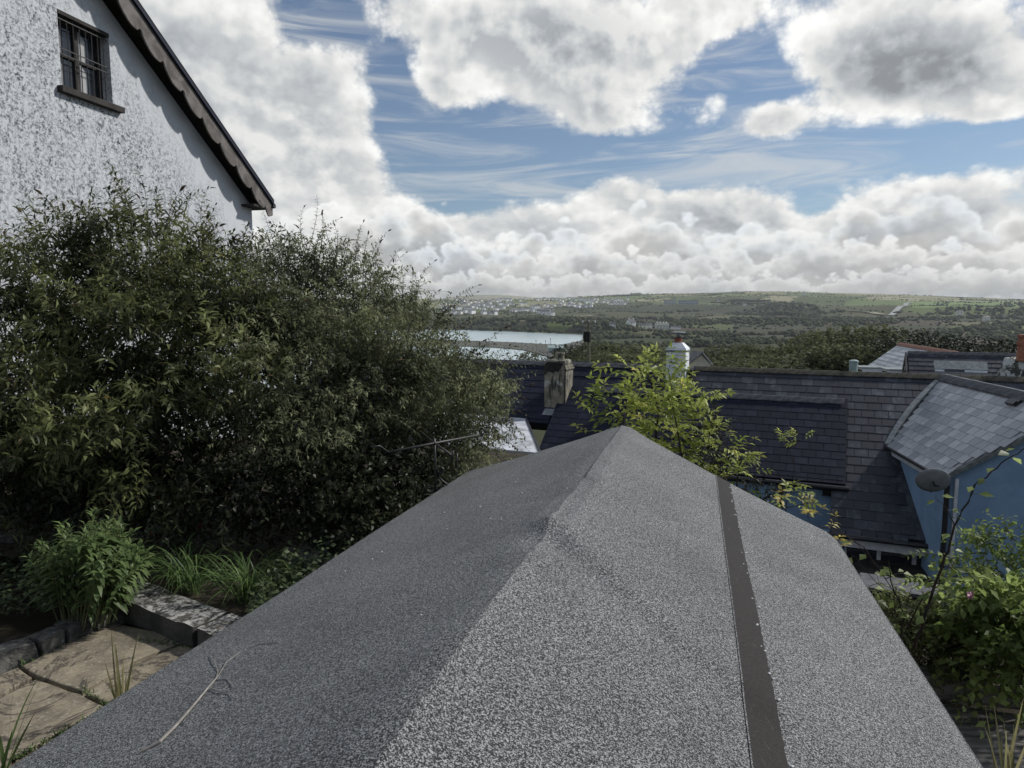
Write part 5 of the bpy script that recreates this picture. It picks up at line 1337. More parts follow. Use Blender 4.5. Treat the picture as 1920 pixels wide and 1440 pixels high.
# kerb of dark stones
kb = empty('stone_kerb', Pz(110, 1215, PZ)); tag(kb, 'low dark rough stone kerb between the paving and the leafy plant', 'kerb')
def rough_stone(name, px0, py0, px1, py1, z, w, h, mat, par, seed):
    a, b_ = Pz(px0, py0, z), Pz(px1, py1, z); u = (b_-a); L = u.length; u.normalize(); v_ = Vector((-u.y, u.x, 0))
    bm = bmesh.new(); bmesh.ops.create_cube(bm, size=1); bmesh.ops.subdivide_edges(bm, edges=bm.edges, cuts=6, use_grid_fill=True)
    from mathutils import noise as mn
    for q in bm.verts:
        p_ = q.co.copy(); r_ = p_.length; p_ = p_*(1-.10*max(0, r_-.62))
        wpos = a + u*(p_.x+.5)*L + v_*((p_.y)*w) + up*((p_.z)*h)
        nz = mn.noise_vector(wpos*7+Vector((seed, 0, 0)))*.020 + mn.noise_vector(wpos*22)*.006
        q.co = wpos + nz
    me = bpy.data.meshes.new(name); bm.to_mesh(me); bm.free(); me.materials.append(MATS[mat])
    o = bpy.data.objects.new(name, me); C.objects.link(o); return adopt(o, par)
for i, (x0, y0, x1, y1) in enumerate(((-60, 1262, 60, 1222), (64, 1220, 112, 1200), (116, 1198, 168, 1176), (172, 1174, 226, 1152))):
    rough_stone('stone', x0, y0-6, x1, y1-6, PZ+.03, .16, .12, 'kerb_stone', kb, i)
cp = empty('stone_coping', Pz(380, 1160, -1.95)); tag(cp, 'white lichened stone coping blocks along the bed beside the felt roof', 'low wall')
def coping(pix, z, h, seed):
    pts = [Pz(x, y, z) for x, y in pix]; bm = bmesh.new()
    vs = [bm.verts.new(p - up*h) for p in pts] + [bm.verts.new(p) for p in pts]
    for f_ in ((3, 2, 1, 0), (4, 5, 6, 7), (0, 1, 5, 4), (1, 2, 6, 5), (2, 3, 7, 6), (3, 0, 4, 7)): bm.faces.new([vs[i] for i in f_])
    bmesh.ops.subdivide_edges(bm, edges=bm.edges, cuts=7, use_grid_fill=True)
    from mathutils import noise as mn
    for q in bm.verts: q.co += mn.noise_vector(q.co*9+Vector((seed, 0, 0)))*.012 + mn.noise_vector(q.co*30)*.005
    bmesh.ops.recalc_face_normals(bm, faces=bm.faces)
    me = bpy.data.meshes.new('stone'); bm.to_mesh(me); bm.free(); me.materials.append(MATS['lichen_stone'])
    o = bpy.data.objects.new('stone', me); C.objects.link(o); return adopt(o, cp)
coping([(228, 1124), (362, 1176), (428, 1148), (286, 1096)], -1.96, .16, 1)
coping([(368, 1178), (470, 1222), (560, 1190), (434, 1150)], -1.965, .16, 2)
coping([(60, 1060), (224, 1121), (282, 1095), (130, 1045)], -1.97, .16, 3)
# raised bed soil and boulders of the dark bank
mb = MB(); pts = [Pz(x, y, -1.99) for x, y in ((-500, 1010), (-100, 1020), (290, 1100), (560, 1195), (1000, 1100), (1100, 860), (600, 820), (-300, 830))]; mb.quadface(pts)
o = mb.build('garden_bed', MATS['soil']); o['kind'] = 'structure'
gr = random.Random(9)
bk = empty('rubble_bank', Pz(60, 1000, -1.9)); tag(bk, 'dark mossy rubble stones behind the leafy plant at the left edge', 'stones')
for i in range(8):
    x = -90+gr.uniform(0, 80); y = 985+(i//4)*40+gr.uniform(-8, 8); rough_stone('stone', x, y, x+gr.uniform(45, 80), y+gr.uniform(-8, 8), -2.0-.02*(i//4), gr.uniform(.16, .26), gr.uniform(.12, .16), 'kerb_stone', bk, i)
for i in range(7):
    x = gr.uniform(520, 640); y = 1090 - (x-520)*.55 + gr.uniform(-25, 10); rough_stone('stone', x, y, x+gr.uniform(30, 55), y-8, -1.93, .2, .18, 'kerb_stone', bk, 40+i)

# right side: sleeper, boards
slp = empty('timber_sleeper', Pz(1850, 1290, -2.25)); tag(slp, 'dark weathered timber sleeper edging the bed at the lower right', 'timber')
a, b_ = Pz(1700, 1272, -2.27), Pz(2050, 1318, -2.27); u = (b_-a).normalized()
mb = MB(); v_ = Vector((-u.y, u.x, 0)); mb.box((a+b_)/2, ((b_-a).length, .16, .14), (u, v_, up)); mb.build('beam', MATS['weathered_timber'], slp, bevel=.02)
dk = bpy.data.objects.new('board_path', None); C.objects.link(dk); dk['kind'] = 'structure'
for i in range(6):
    c_ = (a+b_)/2 - v_*(.18+.155*i) + Vector((0, 0, -.09)); mb = MB(); mb.box(c_, ((b_-a).length+.6, .148, .03), (u, v_, up)); o = mb.build('board', MATS['weathered_timber'], bevel=.004); o.parent = dk

# wrought iron weathervane frame left of the roof
iv = empty('ironwork', P(817, 930, 5.9)); tag(iv, 'black wrought iron frame with crossing bars and scrolls left of the felt roof', 'ironwork')
def I(px, py, Y=5.9): return P(px, py, Y-.75)
def spiral(c, r0, r1, turns, a0, n=26, Y=5.9): return [I(c[0]+(r0+(r1-r0)*i/n)*math.cos(a0+turns*6.283*i/n), c[1]+(r0+(r1-r0)*i/n)*math.sin(a0+turns*6.283*i/n), Y) for i in range(n+1)]
for nm_, pts, r in (('post', [I(814, 822), I(816, 870), I(817, 945)], .011), ('long_bar', [I(728, 848, 5.6), I(815, 831, 5.9), I(903, 815, 6.2)], .010), ('cross_bar', [I(789, 810, 6.2), I(815, 831, 5.9), I(845, 853, 5.6)], .009),
        ('scroll', spiral((825, 882), 3, 8, 1.3, 0) + [I(822, 893), I(829, 901), I(838, 908), I(842, 918)], .0075), ('scroll', spiral((828, 916), 3, 9, 1.2, 2.0), .0075), ('scroll', spiral((806, 916), 3, 9, -1.2, 1.0), .0075),
        ('end_curl', spiral((903, 808), 3, 7, 1.1, 1.5, Y=6.2), .007), ('short_post', [I(850, 845, 5.7), I(845, 868, 5.7)], .008), ('short_post', [I(857, 850, 5.7), I(855, 878, 5.7)], .008), ('tail', [I(695, 838, 5.5), I(712, 836, 5.55), I(728, 848, 5.6)], .006)):
    mb = MB(); mb.tube(pts, r, 6); mb.build(nm_, MATS['iron_black'], iv, smooth=True)

# ------------------------------------------------------------------ shrubs
def EL_(px, py, Y, rx, ry, rd):
    c = P(px, py, Y); k_ = Y/FPX; return (c.x, c.y, c.z, rx*k_, rd, ry*k_)
def shrub(name, label, cat, base, ells, ntw, tlen, nl, L, Wd, mat, seed, stems=26, r0=.016, sprays=(), group=None, nspray=0, slen=1.0, **kw):
    root = empty(name, base); tag(root, label, cat, group)
    lv, lines = foliage(ells, ntw, tlen, nl, L, Wd, seed=seed, **kw); parts = [lv]
    g = random.Random(seed); tips = [lines[g.randrange(len(lines))][0] for _ in range(stems)]
    mb = stems_mb(base, tips, r0, seed, .2)
    sprays = list(sprays); E_ = [e for e in ells]; zt = max(e[2] for e in E_)
    for _ in range(nspray):
        e = g.choice(E_); q = Vector((g.gauss(0, 1), g.gauss(0, 1)-.3, abs(g.gauss(.5, .8)))).normalized()
        o_ = Vector((e[0]+q.x*e[3]*.7, e[1]+q.y*e[4]*.7, e[2]+q.z*e[5]*.7)); ln_ = g.uniform(.35, .75)*slen
        sprays.append((o_, o_ + (q*.8 + Vector((g.uniform(-.5, .5), g.uniform(-.4, .2), .35))).normalized()*ln_, .0035, g.choice([0, .05, .06])))
    twig_mb(mb, lines, .0032, 2)
    pans = []
    for (b0, t0, rad, panl) in sprays:
        b0, t0 = Vector(b0), Vector(t0); L_ = (t0-b0).length; n = 16; sidev = Vector((g.uniform(-1, 1), g.uniform(-1, 1), 0))*.10*L_
        pts = [b0.lerp(t0, i/n) + sidev*math.sin(math.pi*i/n) + up*(.12*L_*math.sin(math.pi*i/n)) for i in range(n+1)]
        mb.tube(pts, [rad*(1-.75*i/n) for i in range(n+1)], 4, cap=False)
        m_ = 13; pr, dr_, nrm_, ll, ww, vv = [], [], [], [], [], []
        for i in range(m_):
            f_ = .12 + .86*i/m_; q = pts[int(f_*n)]; tn = (pts[min(int(f_*n)+1, n)]-q).normalized() if int(f_*n) < n else (pts[n]-pts[n-1]).normalized()
            an = i*1.57; sv = tn.orthogonal().normalized(); sv = (sv*math.cos(an) + tn.cross(sv)*math.sin(an))
            for sg in (1, -1):
                d = (tn*.6 + sv*sg + Vector((0, 0, -.25)) + Vector((g.uniform(-.2, .2),)*3)).normalized()
                pr.append(q[:]); dr_.append(d[:]); nrm_.append((g.uniform(-.4, .4), g.uniform(-.4, .4), 1)); ll.append(L*1.15*(1-.5*f_)*g.uniform(.8, 1.1)); ww.append(Wd*1.1*(1-.4*f_)); vv.append(g.random()*.7)
        parts.append([np.array(pr), np.array(dr_), np.array(nrm_), np.array(ll), np.array(ww), np.array(vv)])
        if panl:
            tn = (pts[-1]-pts[-2]).normalized(); q = pts[-1]; dr2 = Vector((g.uniform(-.3, .3), 0, -.3))
            seg = [q + tn*panl*s_ + dr2*panl*s_*s_*1.2 for s_ in (0, .3, .6, 1)]
            pan = MB(); pans.append(pan); pan.tube(seg, [panl*.07, panl*.12, panl*.09, panl*.02], 6)
    add('leaves', leaf_mesh('leaves', *cat_(parts), MATS[mat]), root)
    mb.build('stems', MATS['bark'], root)
    for pan in pans: pan.build('dry_panicle', MATS['dry_panicle'], root)
    return root
def SP(bx, by, tx, ty, Y, r=.004, pan=.10, dY=.0): return (P(bx, by, Y), P(tx, ty, Y+dY), r, pan)
# tall buddleia against the white wall
shrub('buddleia', 'tall dark buddleia with arching seed heads against the mottled white wall', 'shrub', (-4.6, 6.6, -2.2),
      [EL_(110, 530, 6.9, 105, 70, .7), EL_(250, 480, 7.1, 110, 70, .7), EL_(370, 540, 7.0, 100, 80, .7), EL_(40, 650, 6.6, 100, 90, .5), EL_(200, 640, 6.6, 130, 110, .6), EL_(300, 640, 6.6, 160, 110, .9), EL_(120, 800, 6.0, 150, 120, .8), EL_(280, 830, 5.9, 170, 130, .8), EL_(430, 700, 6.3, 110, 150, .8), EL_(40, 880, 5.8, 100, 90, .6)],
      3100, .34, 14, .125, .026, 'leaf_buddleia', 61, stems=46, r0=.016, nspray=120, slen=1.3, up=.7, shell=.35, droop=.35, ragged=.45,
      sprays=[SP(110, 470, 78, 364, 6.8, .005, .11), SP(200, 470, 213, 362, 7.0), SP(300, 480, 338, 358, 7.0, .005, .12), SP(80, 520, 40, 398, 6.6), SP(130, 470, 120, 395, 6.8), SP(340, 500, 388, 410, 7.0, .004, .13), SP(380, 500, 412, 424, 7.0), SP(180, 450, 165, 385, 7.0, .004, 0), SP(260, 450, 262, 372, 7.0, .004, .08),
              SP(30, 560, 8, 440, 6.5), SP(420, 560, 462, 455, 6.8, .004, .08), SP(60, 600, 12, 520, 6.4), SP(150, 600, 60, 500, 6.5, .004, .09), SP(400, 600, 450, 500, 6.8, .004, 0), SP(230, 430, 230, 376, 7.1, .004, .07), SP(320, 470, 300, 390, 7.1, .004, .07)])
# olive green spreading shrub
shrub('spreading_shrub', 'wide olive green shrub spreading down to the flat white roof', 'shrub', (-1.9, 6.6, -2.2),
      [EL_(560, 560, 7.2, 95, 105, .7), EL_(650, 590, 7.0, 110, 100, .8), EL_(755, 650, 6.8, 95, 85, .7), EL_(560, 700, 6.4, 130, 110, .8), EL_(690, 730, 6.4, 140, 100, .8), EL_(830, 740, 6.5, 105, 75, .6), EL_(900, 760, 6.5, 55, 60, .4), EL_(600, 820, 6.1, 150, 70, .7), EL_(790, 830, 6.2, 120, 55, .5), EL_(860, 850, 6.1, 55, 35, .3)],
      4600, .27, 15, .072, .0165, 'leaf_olive', 62, stems=50, r0=.014, nspray=130, slen=1.0, up=.45, shell=.35, droop=.35, ragged=.35,
      sprays=[SP(590, 520, 604, 404, 7.0, .005, .09), SP(585, 500, 560, 428, 7.0, .004, .07), SP(620, 520, 628, 424, 7.0, .005, .06), SP(680, 540, 690, 440, 7.0, .005, .07), SP(700, 560, 712, 456, 7.0, .004, .07), SP(560, 500, 535, 444, 7.0, .004, .07), SP(660, 520, 668, 466, 7.0, .004, 0), SP(735, 570, 738, 492, 6.9, .004, .07),
              SP(770, 600, 775, 508, 6.9, .004, .08), SP(750, 590, 757, 515, 6.9, .004, 0), SP(790, 620, 822, 546, 6.8, .004, .06), SP(800, 640, 850, 574, 6.8, .005, .05), SP(860, 700, 905, 640, 6.6, .004, .06), SP(870, 690, 925, 645, 6.6, .004, .05), SP(830, 680, 895, 662, 6.6, .004, .05), SP(900, 730, 958, 700, 6.6, .004, .06),
              SP(900, 770, 975, 745, 6.5, .004, .06), SP(915, 790, 968, 770, 6.5, .004, .06), SP(890, 720, 940, 668, 6.6, .004, .05), SP(905, 800, 962, 835, 6.5, .004, .06), SP(540, 490, 520, 452, 7.1, .004, .05), SP(640, 500, 646, 452, 7.1, .004, .06)])
# feathery column shrub behind
shrub('upright_shrub', 'fine leaved upright green shrub rising by the corner of the white house', 'shrub', (-3.1, 9.0, -2.9),
      [EL_(500, 520, 9.0, 38, 70, .35), EL_(530, 570, 9.0, 60, 90, .4), EL_(505, 680, 8.8, 55, 110, .4)], 650, .20, 15, .045, .012, 'leaf_olive', 63, stems=16, r0=.014, up=1.6, outw=.5, shell=.3, droop=.1)
# dark undergrowth with rusty leaves in front of the shrubs
shrub('rusty_undergrowth', 'dark undergrowth with a few red and rust coloured leaves beneath the shrubs', 'undergrowth', (-1.4, 5.4, -2.1),
      [EL_(560, 900, 5.7, 110, 70, .5), EL_(680, 900, 5.6, 110, 60, .5), EL_(770, 900, 5.6, 65, 45, .4), EL_(430, 930, 5.4, 110, 60, .4), EL_(660, 965, 5.2, 80, 45, .3), EL_(330, 900, 5.7, 100, 60, .4)],
      900, .22, 12, .075, .032, 'leaf_rust', 64, stems=22, r0=.008, up=.3, shell=.2, droop=.5)
shrub('shade_leaf_mass', 'dark leaf mass put in for the shade at the left edge under the buddleia', 'shrub', (-4.6, 5.8, -2.2),
      [EL_(30, 860, 5.9, 120, 90, .5), EL_(180, 930, 5.7, 130, 60, .5), EL_(-60, 760, 6.2, 90, 120, .5), EL_(330, 960, 5.5, 90, 50, .4)], 900, .22, 12, .07, .034, 'leaf_tree_dark', 65, stems=16, r0=.01, shell=.15, up=.2)  # added dark leaves stand in for the shade at the left edge
# leafy fresh green plant in the bed corner
pb_ = Pz(165, 1165, -2.05); root = empty('leafy_perennial', pb_); tag(root, 'bushy fresh green leafy plant with pointed leaves beside the stone coping', 'plant')
g = random.Random(8); parts = []; st = MB()
for i in range(78):
    a_ = g.uniform(0, 6.283); rr = math.sqrt(g.random()); tx = 168 + 118*rr*math.cos(a_); hgt_ = (1-.55*rr*rr); ty = 1120 - 155*hgt_ + g.uniform(-8, 25) ; Y = 4.45 + .38*rr*math.sin(a_)
    b0 = pb_ + Vector((math.cos(a_)*rr*.18, math.sin(a_)*rr*.14, 0)); t0 = P(tx, ty, Y); L_ = (t0-b0).length
    n = 9; pts = [b0.lerp(t0, k_/n) + up*(.10*L_*math.sin(math.pi*k_/n)) for k_ in range(n+1)]; st.tube(pts, [.004*(1-.6*k_/n) for k_ in range(n+1)], 4, cap=False)
    P_, D_, N_, L2, W2, V2 = [], [], [], [], [], []
    for k_ in range(13):
        f_ = .22+.78*k_/12; q = b0.lerp(t0, f_) + up*(.10*L_*math.sin(math.pi*f_)); tn = (pts[-1]-pts[-2]).normalized(); sv = tn.orthogonal().normalized(); an = k_*1.57+i
        sv = sv*math.cos(an)+tn.cross(sv)*math.sin(an)
        for sg in (1, -1):
            d = (tn*(.25+.8*(f_ > .9)) + sv*sg - up*.15*(1-f_)); P_.append(q[:]); D_.append(d.normalized()[:]); N_.append((g.uniform(-.3, .3), g.uniform(-.3, .3), 1)); s_ = (.115 if f_ < .85 else .07)*g.uniform(.75, 1.1)
            L2.append(s_); W2.append(s_*.30); V2.append(min(1, .25+.6*f_*g.random()+.15*(f_ > .9)))
    parts.append([np.array(P_), np.array(D_), np.array(N_), np.array(L2), np.array(W2), np.array(V2)])
add('leaves', leaf_mesh('leaves', *cat_(parts), MATS['leaf_fresh'], curve=.22), root); st.build('stems', MATS['stem_green'], root)

# blades
def blades(name, label, cat, specs, mat, seed, kind=None, wdt=.010, n=7):
    g = random.Random(seed); V, F, var = [], [], []
    for (b0, t0, lift, w) in specs:
        b0, t0 = Vector(b0), Vector(t0); d = t0-b0; L_ = d.length; sd_ = d.cross(up); sd_ = sd_.normalized() if sd_.length > 1e-5 else Vector((1, 0, 0)); sd_ = (sd_ + Vector((g.uniform(-.5, .5), g.uniform(-.5, .5), 0))).normalized(); st_ = len(V); vv = g.random()
        for k_ in range(n+1):
            f_ = k_/n; q = b0.lerp(t0, f_) + up*(lift*L_*math.sin(math.pi*min(1, f_*1.0))**1.0) ; ww = w*(1-f_**2.2)*(.6+.4*min(1, f_*5))+.0006
            V += [(q-sd_*ww/2)[:], (q+sd_*ww/2+up*ww*.2)[:]]; var += [vv, vv]
        for k_ in range(n): a = st_+2*k_; F.append((a, a+1, a+3, a+2))
    o = add(name, raw_mesh(name, np.array(V), np.array(F), MATS[mat], np.array(var), smooth=True)); return tag(o, label, cat, kind=kind)
g = random.Random(12); sp = []
for i in range(340):
    bx, by = g.choice([(335, 1098), (360, 1110), (455, 1128), (480, 1120)]); b0 = Pz(bx+g.uniform(-14, 14), by+g.uniform(-10, 6), -1.98)
    a_ = g.uniform(0, 6.283); L_ = g.uniform(.25, .5); t0 = b0 + Vector((math.cos(a_), math.sin(a_)*.8, 0))*L_ + up*g.uniform(.0, .22); sp.append((b0, t0, g.uniform(.25, .5), g.uniform(.005, .009)))
blades('strap_leaf_grass', 'arching dark green strap grass growing behind the coping blocks', 'grass', sp, 'grass_blade', 3)
def clump(px, py, z, n, hlo, hhi, lean, seed, w=.010):
    g = random.Random(seed); r = []
    for i in range(n):
        b0 = Pz(px+g.uniform(-9, 9), py+g.uniform(-5, 5), z); h_ = g.uniform(hlo, hhi); r.append((b0, b0 + Vector((lean[0]*h_+g.uniform(-.10, .10), lean[1]*h_+g.uniform(-.06, .06), h_)), g.uniform(.0, .08), g.uniform(.6, 1.2)*w))
    return r
blades('grass_tuft', 'tall pale green grass tuft rising between the paving and the felt roof', 'grass', clump(228, 1345, PZ, 14, .22, .52, (.12, .0), 4, .013), 'grass_dry', 4)
blades('grass_tuft', 'long green grass blades at the bottom left corner of the paving', 'grass', clump(8, 1448, PZ, 9, .20, .48, (.30, .05), 5, .018), 'grass_blade', 5)
blades('grass_tuft', 'upright grass blades at the bottom right corner by the boards', 'grass', clump(1878, 1490, -2.35, 8, .25, .50, (.0, .05), 6, .016) + clump(1900, 1480, -2.35, 5, .2, .42, (.1, .05), 7, .012), 'grass_dry', 6)
blades('grass_tuft', 'dry grass stalks standing in front of the timber sleeper', 'grass', clump(1805, 1360, -2.35, 6, .14, .34, (-.2, .05), 8, .004) + clump(1835, 1370, -2.35, 4, .2, .42, (-.1, .05), 9, .004), 'grass_dry', 7)
# weeds in the paving joints
g = random.Random(14); sp = []
for (x0, y0, x1, y1, n_) in ((156, 1296, 206, 1329, 50), (206, 1330, 30, 1424, 120), (250, 1200, 400, 1225, 160), (40, 1250, 215, 1170, 70)):
    for i in range(n_):
        f_ = g.random(); b0 = Pz(x0+(x1-x0)*f_+g.uniform(-4, 4), y0+(y1-y0)*f_+g.uniform(-3, 3), PZ-.01); sp.append((b0, b0+Vector((g.uniform(-.03, .03), g.uniform(-.03, .03), g.uniform(.008, .035))), .2, .006))
blades('joint_moss', 'tiny weeds and moss in the joints of the paving', 'weeds', sp, 'grass_blade', 9, kind='stuff', n=3)
# low ground cover along the roof edge
gc_ = np.random.default_rng(17); N = 5200
f_ = gc_.random(N); X_ = 470 + 430*f_; edge_y = 1160 - (X_-490)*.675
Yp = edge_y - 6 - gc_.random(N)**1.2*np.interp(X_, [470, 560, 700, 900], [60, 110, 110, 60])
pos = np.array([Pz(x, y, -2.0 + .22*abs(gc_.normal())*.8)[:] for x, y in zip(X_, Yp)])
d = unit(gc_.normal(size=(N, 3))*np.array([1, 1, .35])); nr = unit(gc_.normal(size=(N, 3))*.5+np.array([0, -.2, 1.]))
o = add('ground_cover', leaf_mesh('ground_cover', pos, d, nr, gc_.uniform(.025, .055, N), gc_.uniform(.018, .035, N), gc_.random(N), MATS['leaf_ivy'])); tag(o, 'low ivy and weeds creeping along the left eave of the felt roof', 'ground cover', kind='stuff')
N = 1500; X_ = gc_.uniform(-120, 110, N); Yp = gc_.uniform(1030, 1150, N) - X_*.12
pos = np.array([Pz(x, y, -2.06 + .10*abs(gc_.normal()))[:] for x, y in zip(X_, Yp)]); d = unit(gc_.normal(size=(N, 3))*np.array([1, 1, .35])); nr = unit(gc_.normal(size=(N, 3))*.5+np.array([0, -.2, 1.]))
o = add('ground_cover', leaf_mesh('ground_cover', pos, d, nr, gc_.uniform(.03, .06, N), gc_.uniform(.02, .035, N), gc_.random(N)*.7, MATS['leaf_ivy'])); tag(o, 'dark creeping weeds left of the leafy plant behind the stone kerb', 'ground cover', kind='stuff')
# ------------------------------------------------------------------ yellow green elder behind the roof's far end
def pinnate(q, d, nrm, L, pairs, lf, g):
    r = [[], [], [], [], [], []]; d = d.normalized(); sv = d.cross(nrm).normalized(); line = [q, q+d*L*.55+Vector((0, 0, .02*L)), q+d*L-up*L*.12]
    for k_ in range(pairs):
        f_ = .28+.60*k_/max(1, pairs-1); c_ = q + d*L*f_ - up*L*.10*f_*f_
        for sg in (1, -1): r[0].append(c_[:]); r[1].append((d*.55+sv*sg-up*.25+Vector((g.uniform(-.15, .15),)*3)).normalized()[:])
    r[0].append((q+d*L*.94-up*L*.1)[:]); r[1].append((d-up*.25).normalized()[:])
    v0 = g.random()*.7
    for i in range(len(r[0])): s_ = lf*g.uniform(.8, 1.15); r[2].append((nrm+Vector((g.uniform(-.35, .35), g.uniform(-.35, .35), 0)))[:]); r[3].append(s_); r[4].append(s_*.36); r[5].append(min(1, v0+g.random()*.32))
    return [np.array(x_) for x_ in r], line
def elder(name, label, cat, base, stems, spots, lf, mat, seed, Y, group=None, smat='stem_dark', LL=.19):
    g = random.Random(seed); root = empty(name, base); tag(root, label, cat, group); parts = []; mb = MB()
    for pts, r in stems:
        P_ = [P(x, y, Y+dy) for x, y, dy in pts]; mb.tube(P_, [r*(1-.7*i/(len(P_)-1)) for i in range(len(P_))], 6)
    for (cx_, cy_, rx, ry, rd, n, bias) in spots:
        for i in range(int(n*1.05)):
            a_ = g.uniform(0, 6.283); rr = math.sqrt(g.random()); q = P(cx_+rx*rr*math.cos(a_), cy_+ry*rr*math.sin(a_), Y+g.uniform(-rd, rd)); c_ = P(cx_, cy_+ry*bias, Y)
            d = (q-c_).normalized()*.9 + Vector((g.uniform(-.6, .6), g.uniform(-.8, .3), g.uniform(-.1, .55))); nr_ = Vector((g.uniform(-.4, .4), g.uniform(-.7, .1), 1)).normalized()
            arr, ln = pinnate(q, d, nr_, LL*g.uniform(.7, 1.15), g.choice([2, 3, 3]), lf, g); parts.append(arr); mb.tube(ln, [.0022, .0018, .001], 3, cap=False)
    add('leaves', leaf_mesh('leaves', *cat_(parts), MATS[mat], curve=.2), root); mb.build('stems', MATS[smat], root); return root
elder('elder_shrub', 'bright yellow green shrub with divided leaves behind the felt roof peak', 'shrub', P(1250, 1000, 6.4)+Vector((0, 0, -1.5)),
      [([(1260, 1060, 0), (1225, 860, 0), (1235, 770, 0), (1215, 700, 0)], .016), ([(1290, 1040, -.3), (1283, 880, -.3), (1262, 760, -.2), (1255, 700, 0)], .012), ([(1225, 860, 0), (1180, 820, .1), (1130, 790, .1), (1105, 750, 0)], .008), ([(1262, 780, 0), (1300, 760, 0), (1325, 735, 0)], .006), ([(1225, 720, 0), (1190, 690, 0), (1150, 683, 0)], .006), ([(1283, 880, -.3), (1340, 850, 0), (1385, 850, 0)], .007), ([(1180, 820, .1), (1150, 770, .1), (1128, 742, .1)], .006)],
      [(1230, 735, 52, 50, .35, 62, .6), (1255, 790, 72, 50, .35, 62, .5), (1215, 800, 60, 50, .35, 34, .5), (1285, 815, 55, 45, .3, 28, .4), (1110, 770, 16, 30, .12, 10, .8), (1150, 765, 24, 22, .15, 8, .6), (1180, 690, 34, 8, .12, 6, .3), (1245, 690, 30, 14, .2, 9, 1.), (1318, 740, 24, 14, .12, 7, .5), (1125, 808, 30, 14, .1, 7, .5), (1330, 850, 40, 30, .25, 14, .4), (1260, 870, 70, 20, .2, 18, .3), (1200, 770, 34, 40, .3, 16, .4)],
      .088, 'leaf_elder', 71, 6.2)
elder('yellowing_climber', 'yellow tinged climber tangled with dark stems along the right gable edge', 'shrub', P(1400, 1000, 5.4)+Vector((0, 0, -1.2)),
      [([(1400, 1010, 0), (1380, 920, 0), (1390, 850, 0), (1405, 825, 0)], .008), ([(1400, 960, 0), (1440, 930, 0), (1490, 920, 0)], .006), ([(1470, 990, 0), (1475, 940, 0), (1500, 900, 0)], .005), ([(1330, 870, 0), (1370, 850, 0), (1345, 800, 0), (1365, 775, 0)], .004), ([(1440, 960, 0), (1530, 940, 0), (1545, 900, 0)], .004)],
      [(1375, 850, 34, 22, .15, 14, .4), (1385, 885, 28, 22, .15, 12, .3), (1460, 925, 44, 14, .12, 9, .3), (1490, 935, 22, 12, .1, 6, .3), (1345, 830, 30, 20, .15, 8, .4)], .062, 'leaf_elder', 72, 5.3, LL=.13)
elder('elder_sprig', 'single light green sprig standing out against the dark slates', 'plant', P(1480, 900, 5.6)+Vector((0, 0, -1.0)),
      [([(1495, 905, 0), (1486, 862, 0), (1478, 838, 0), (1470, 826, 0)], .003), ([(1480, 842, 0), (1498, 826, 0), (1515, 818, 0)], .0025)], [(1474, 824, 9, 9, .05, 5, .9), (1502, 822, 14, 4, .05, 4, .6)], .05, 'leaf_elder', 73, 5.6, LL=.10)
shrub('dry_bramble', 'dull brown bramble with small leaves between the yellow shrub and the slates', 'shrub', P(1370, 1000, 5.8)+Vector((0, 0, -1.3)), [EL_(1340, 800, 6.0, 30, 28, .15), EL_(1365, 870, 5.8, 40, 45, .2), EL_(1420, 930, 5.4, 45, 22, .15), EL_(1310, 840, 6.0, 40, 40, .2)], 210, .13, 8, .035, .018, 'leaf_rust', 74, stems=14, r0=.005, shell=.1, droop=.3)
elder('yellow_leaf_sprigs', 'sprigs with large yellow leaves poking over the right edge of the felt roof', 'plant', P(1520, 1010, 4.6)+Vector((0, 0, -1.0)),
      [([(1540, 1040, 0), (1520, 990, 0), (1515, 965, 0)], .003), ([(1535, 985, 0), (1600, 1010, 0), (1640, 1060, 0), (1650, 1100, 0)], .003), ([(1560, 1000, -.1), (1575, 1020, -.1), (1573, 1035, -.1)], .002)], [(1522, 968, 12, 8, .05, 3, .8), (1480, 940, 18, 8, .05, 3, .5), (1572, 1026, 6, 8, .04, 2, .0), (1560, 990, 14, 6, .05, 2, .5)], .055, 'leaf_yellow', 75, 4.6, LL=.09)

# ------------------------------------------------------------------ right foreground vegetation
def vine(name, label, stems, leaves, Y, mat, seed, lf, cat='plant'):
    g = random.Random(seed); root = empty(name, P(stems[0][0][0][0], stems[0][0][0][1], Y)); tag(root, label, cat); mb = MB(); r_ = [[], [], [], [], [], []]
    for pts, r, nl in stems:
        P_ = [P(x, y, Y) for x, y in pts]; dn_ = []
        for i in range(len(P_)-1):
            for k_ in range(5): dn_.append(P_[i].lerp(P_[i+1], k_/5)+Vector((g.uniform(-1, 1), g.uniform(-1, 1), g.uniform(-1, 1)))*r*.8)
        dn_.append(P_[-1]); mb.tube(dn_, [r*(1-.7*i/(len(dn_)-1)) for i in range(len(dn_))], 6)
        for k_ in range(nl):
            q = dn_[min(len(dn_)-1, int(len(dn_)*(.15+.85*(k_+g.random()*.6)/nl)))]; sd_ = g.choice([-1, 1])
            d = Vector((sd_*g.uniform(.5, 1), g.uniform(-.7, .3), g.uniform(-.2, .35))).normalized(); pe = q + d*lf*.45; mb.tube([q, pe], [.0012, .0008], 3, cap=False)
            s_ = lf*g.uniform(.65, 1.1); r_[0].append(pe[:]); r_[1].append(((d-up*g.uniform(.1, .9)).normalized())[:]); r_[2].append((g.uniform(-.5, .5), g.uniform(-.9, .2), 1)); r_[3].append(s_); r_[4].append(s_*.62); r_[5].append(g.random())
    add('leaves', leaf_mesh('leaves', *[np.array(x_) for x_ in r_], MATS[mat], curve=.15), root); mb.build('stems', MATS['stem_dark'], root); return root
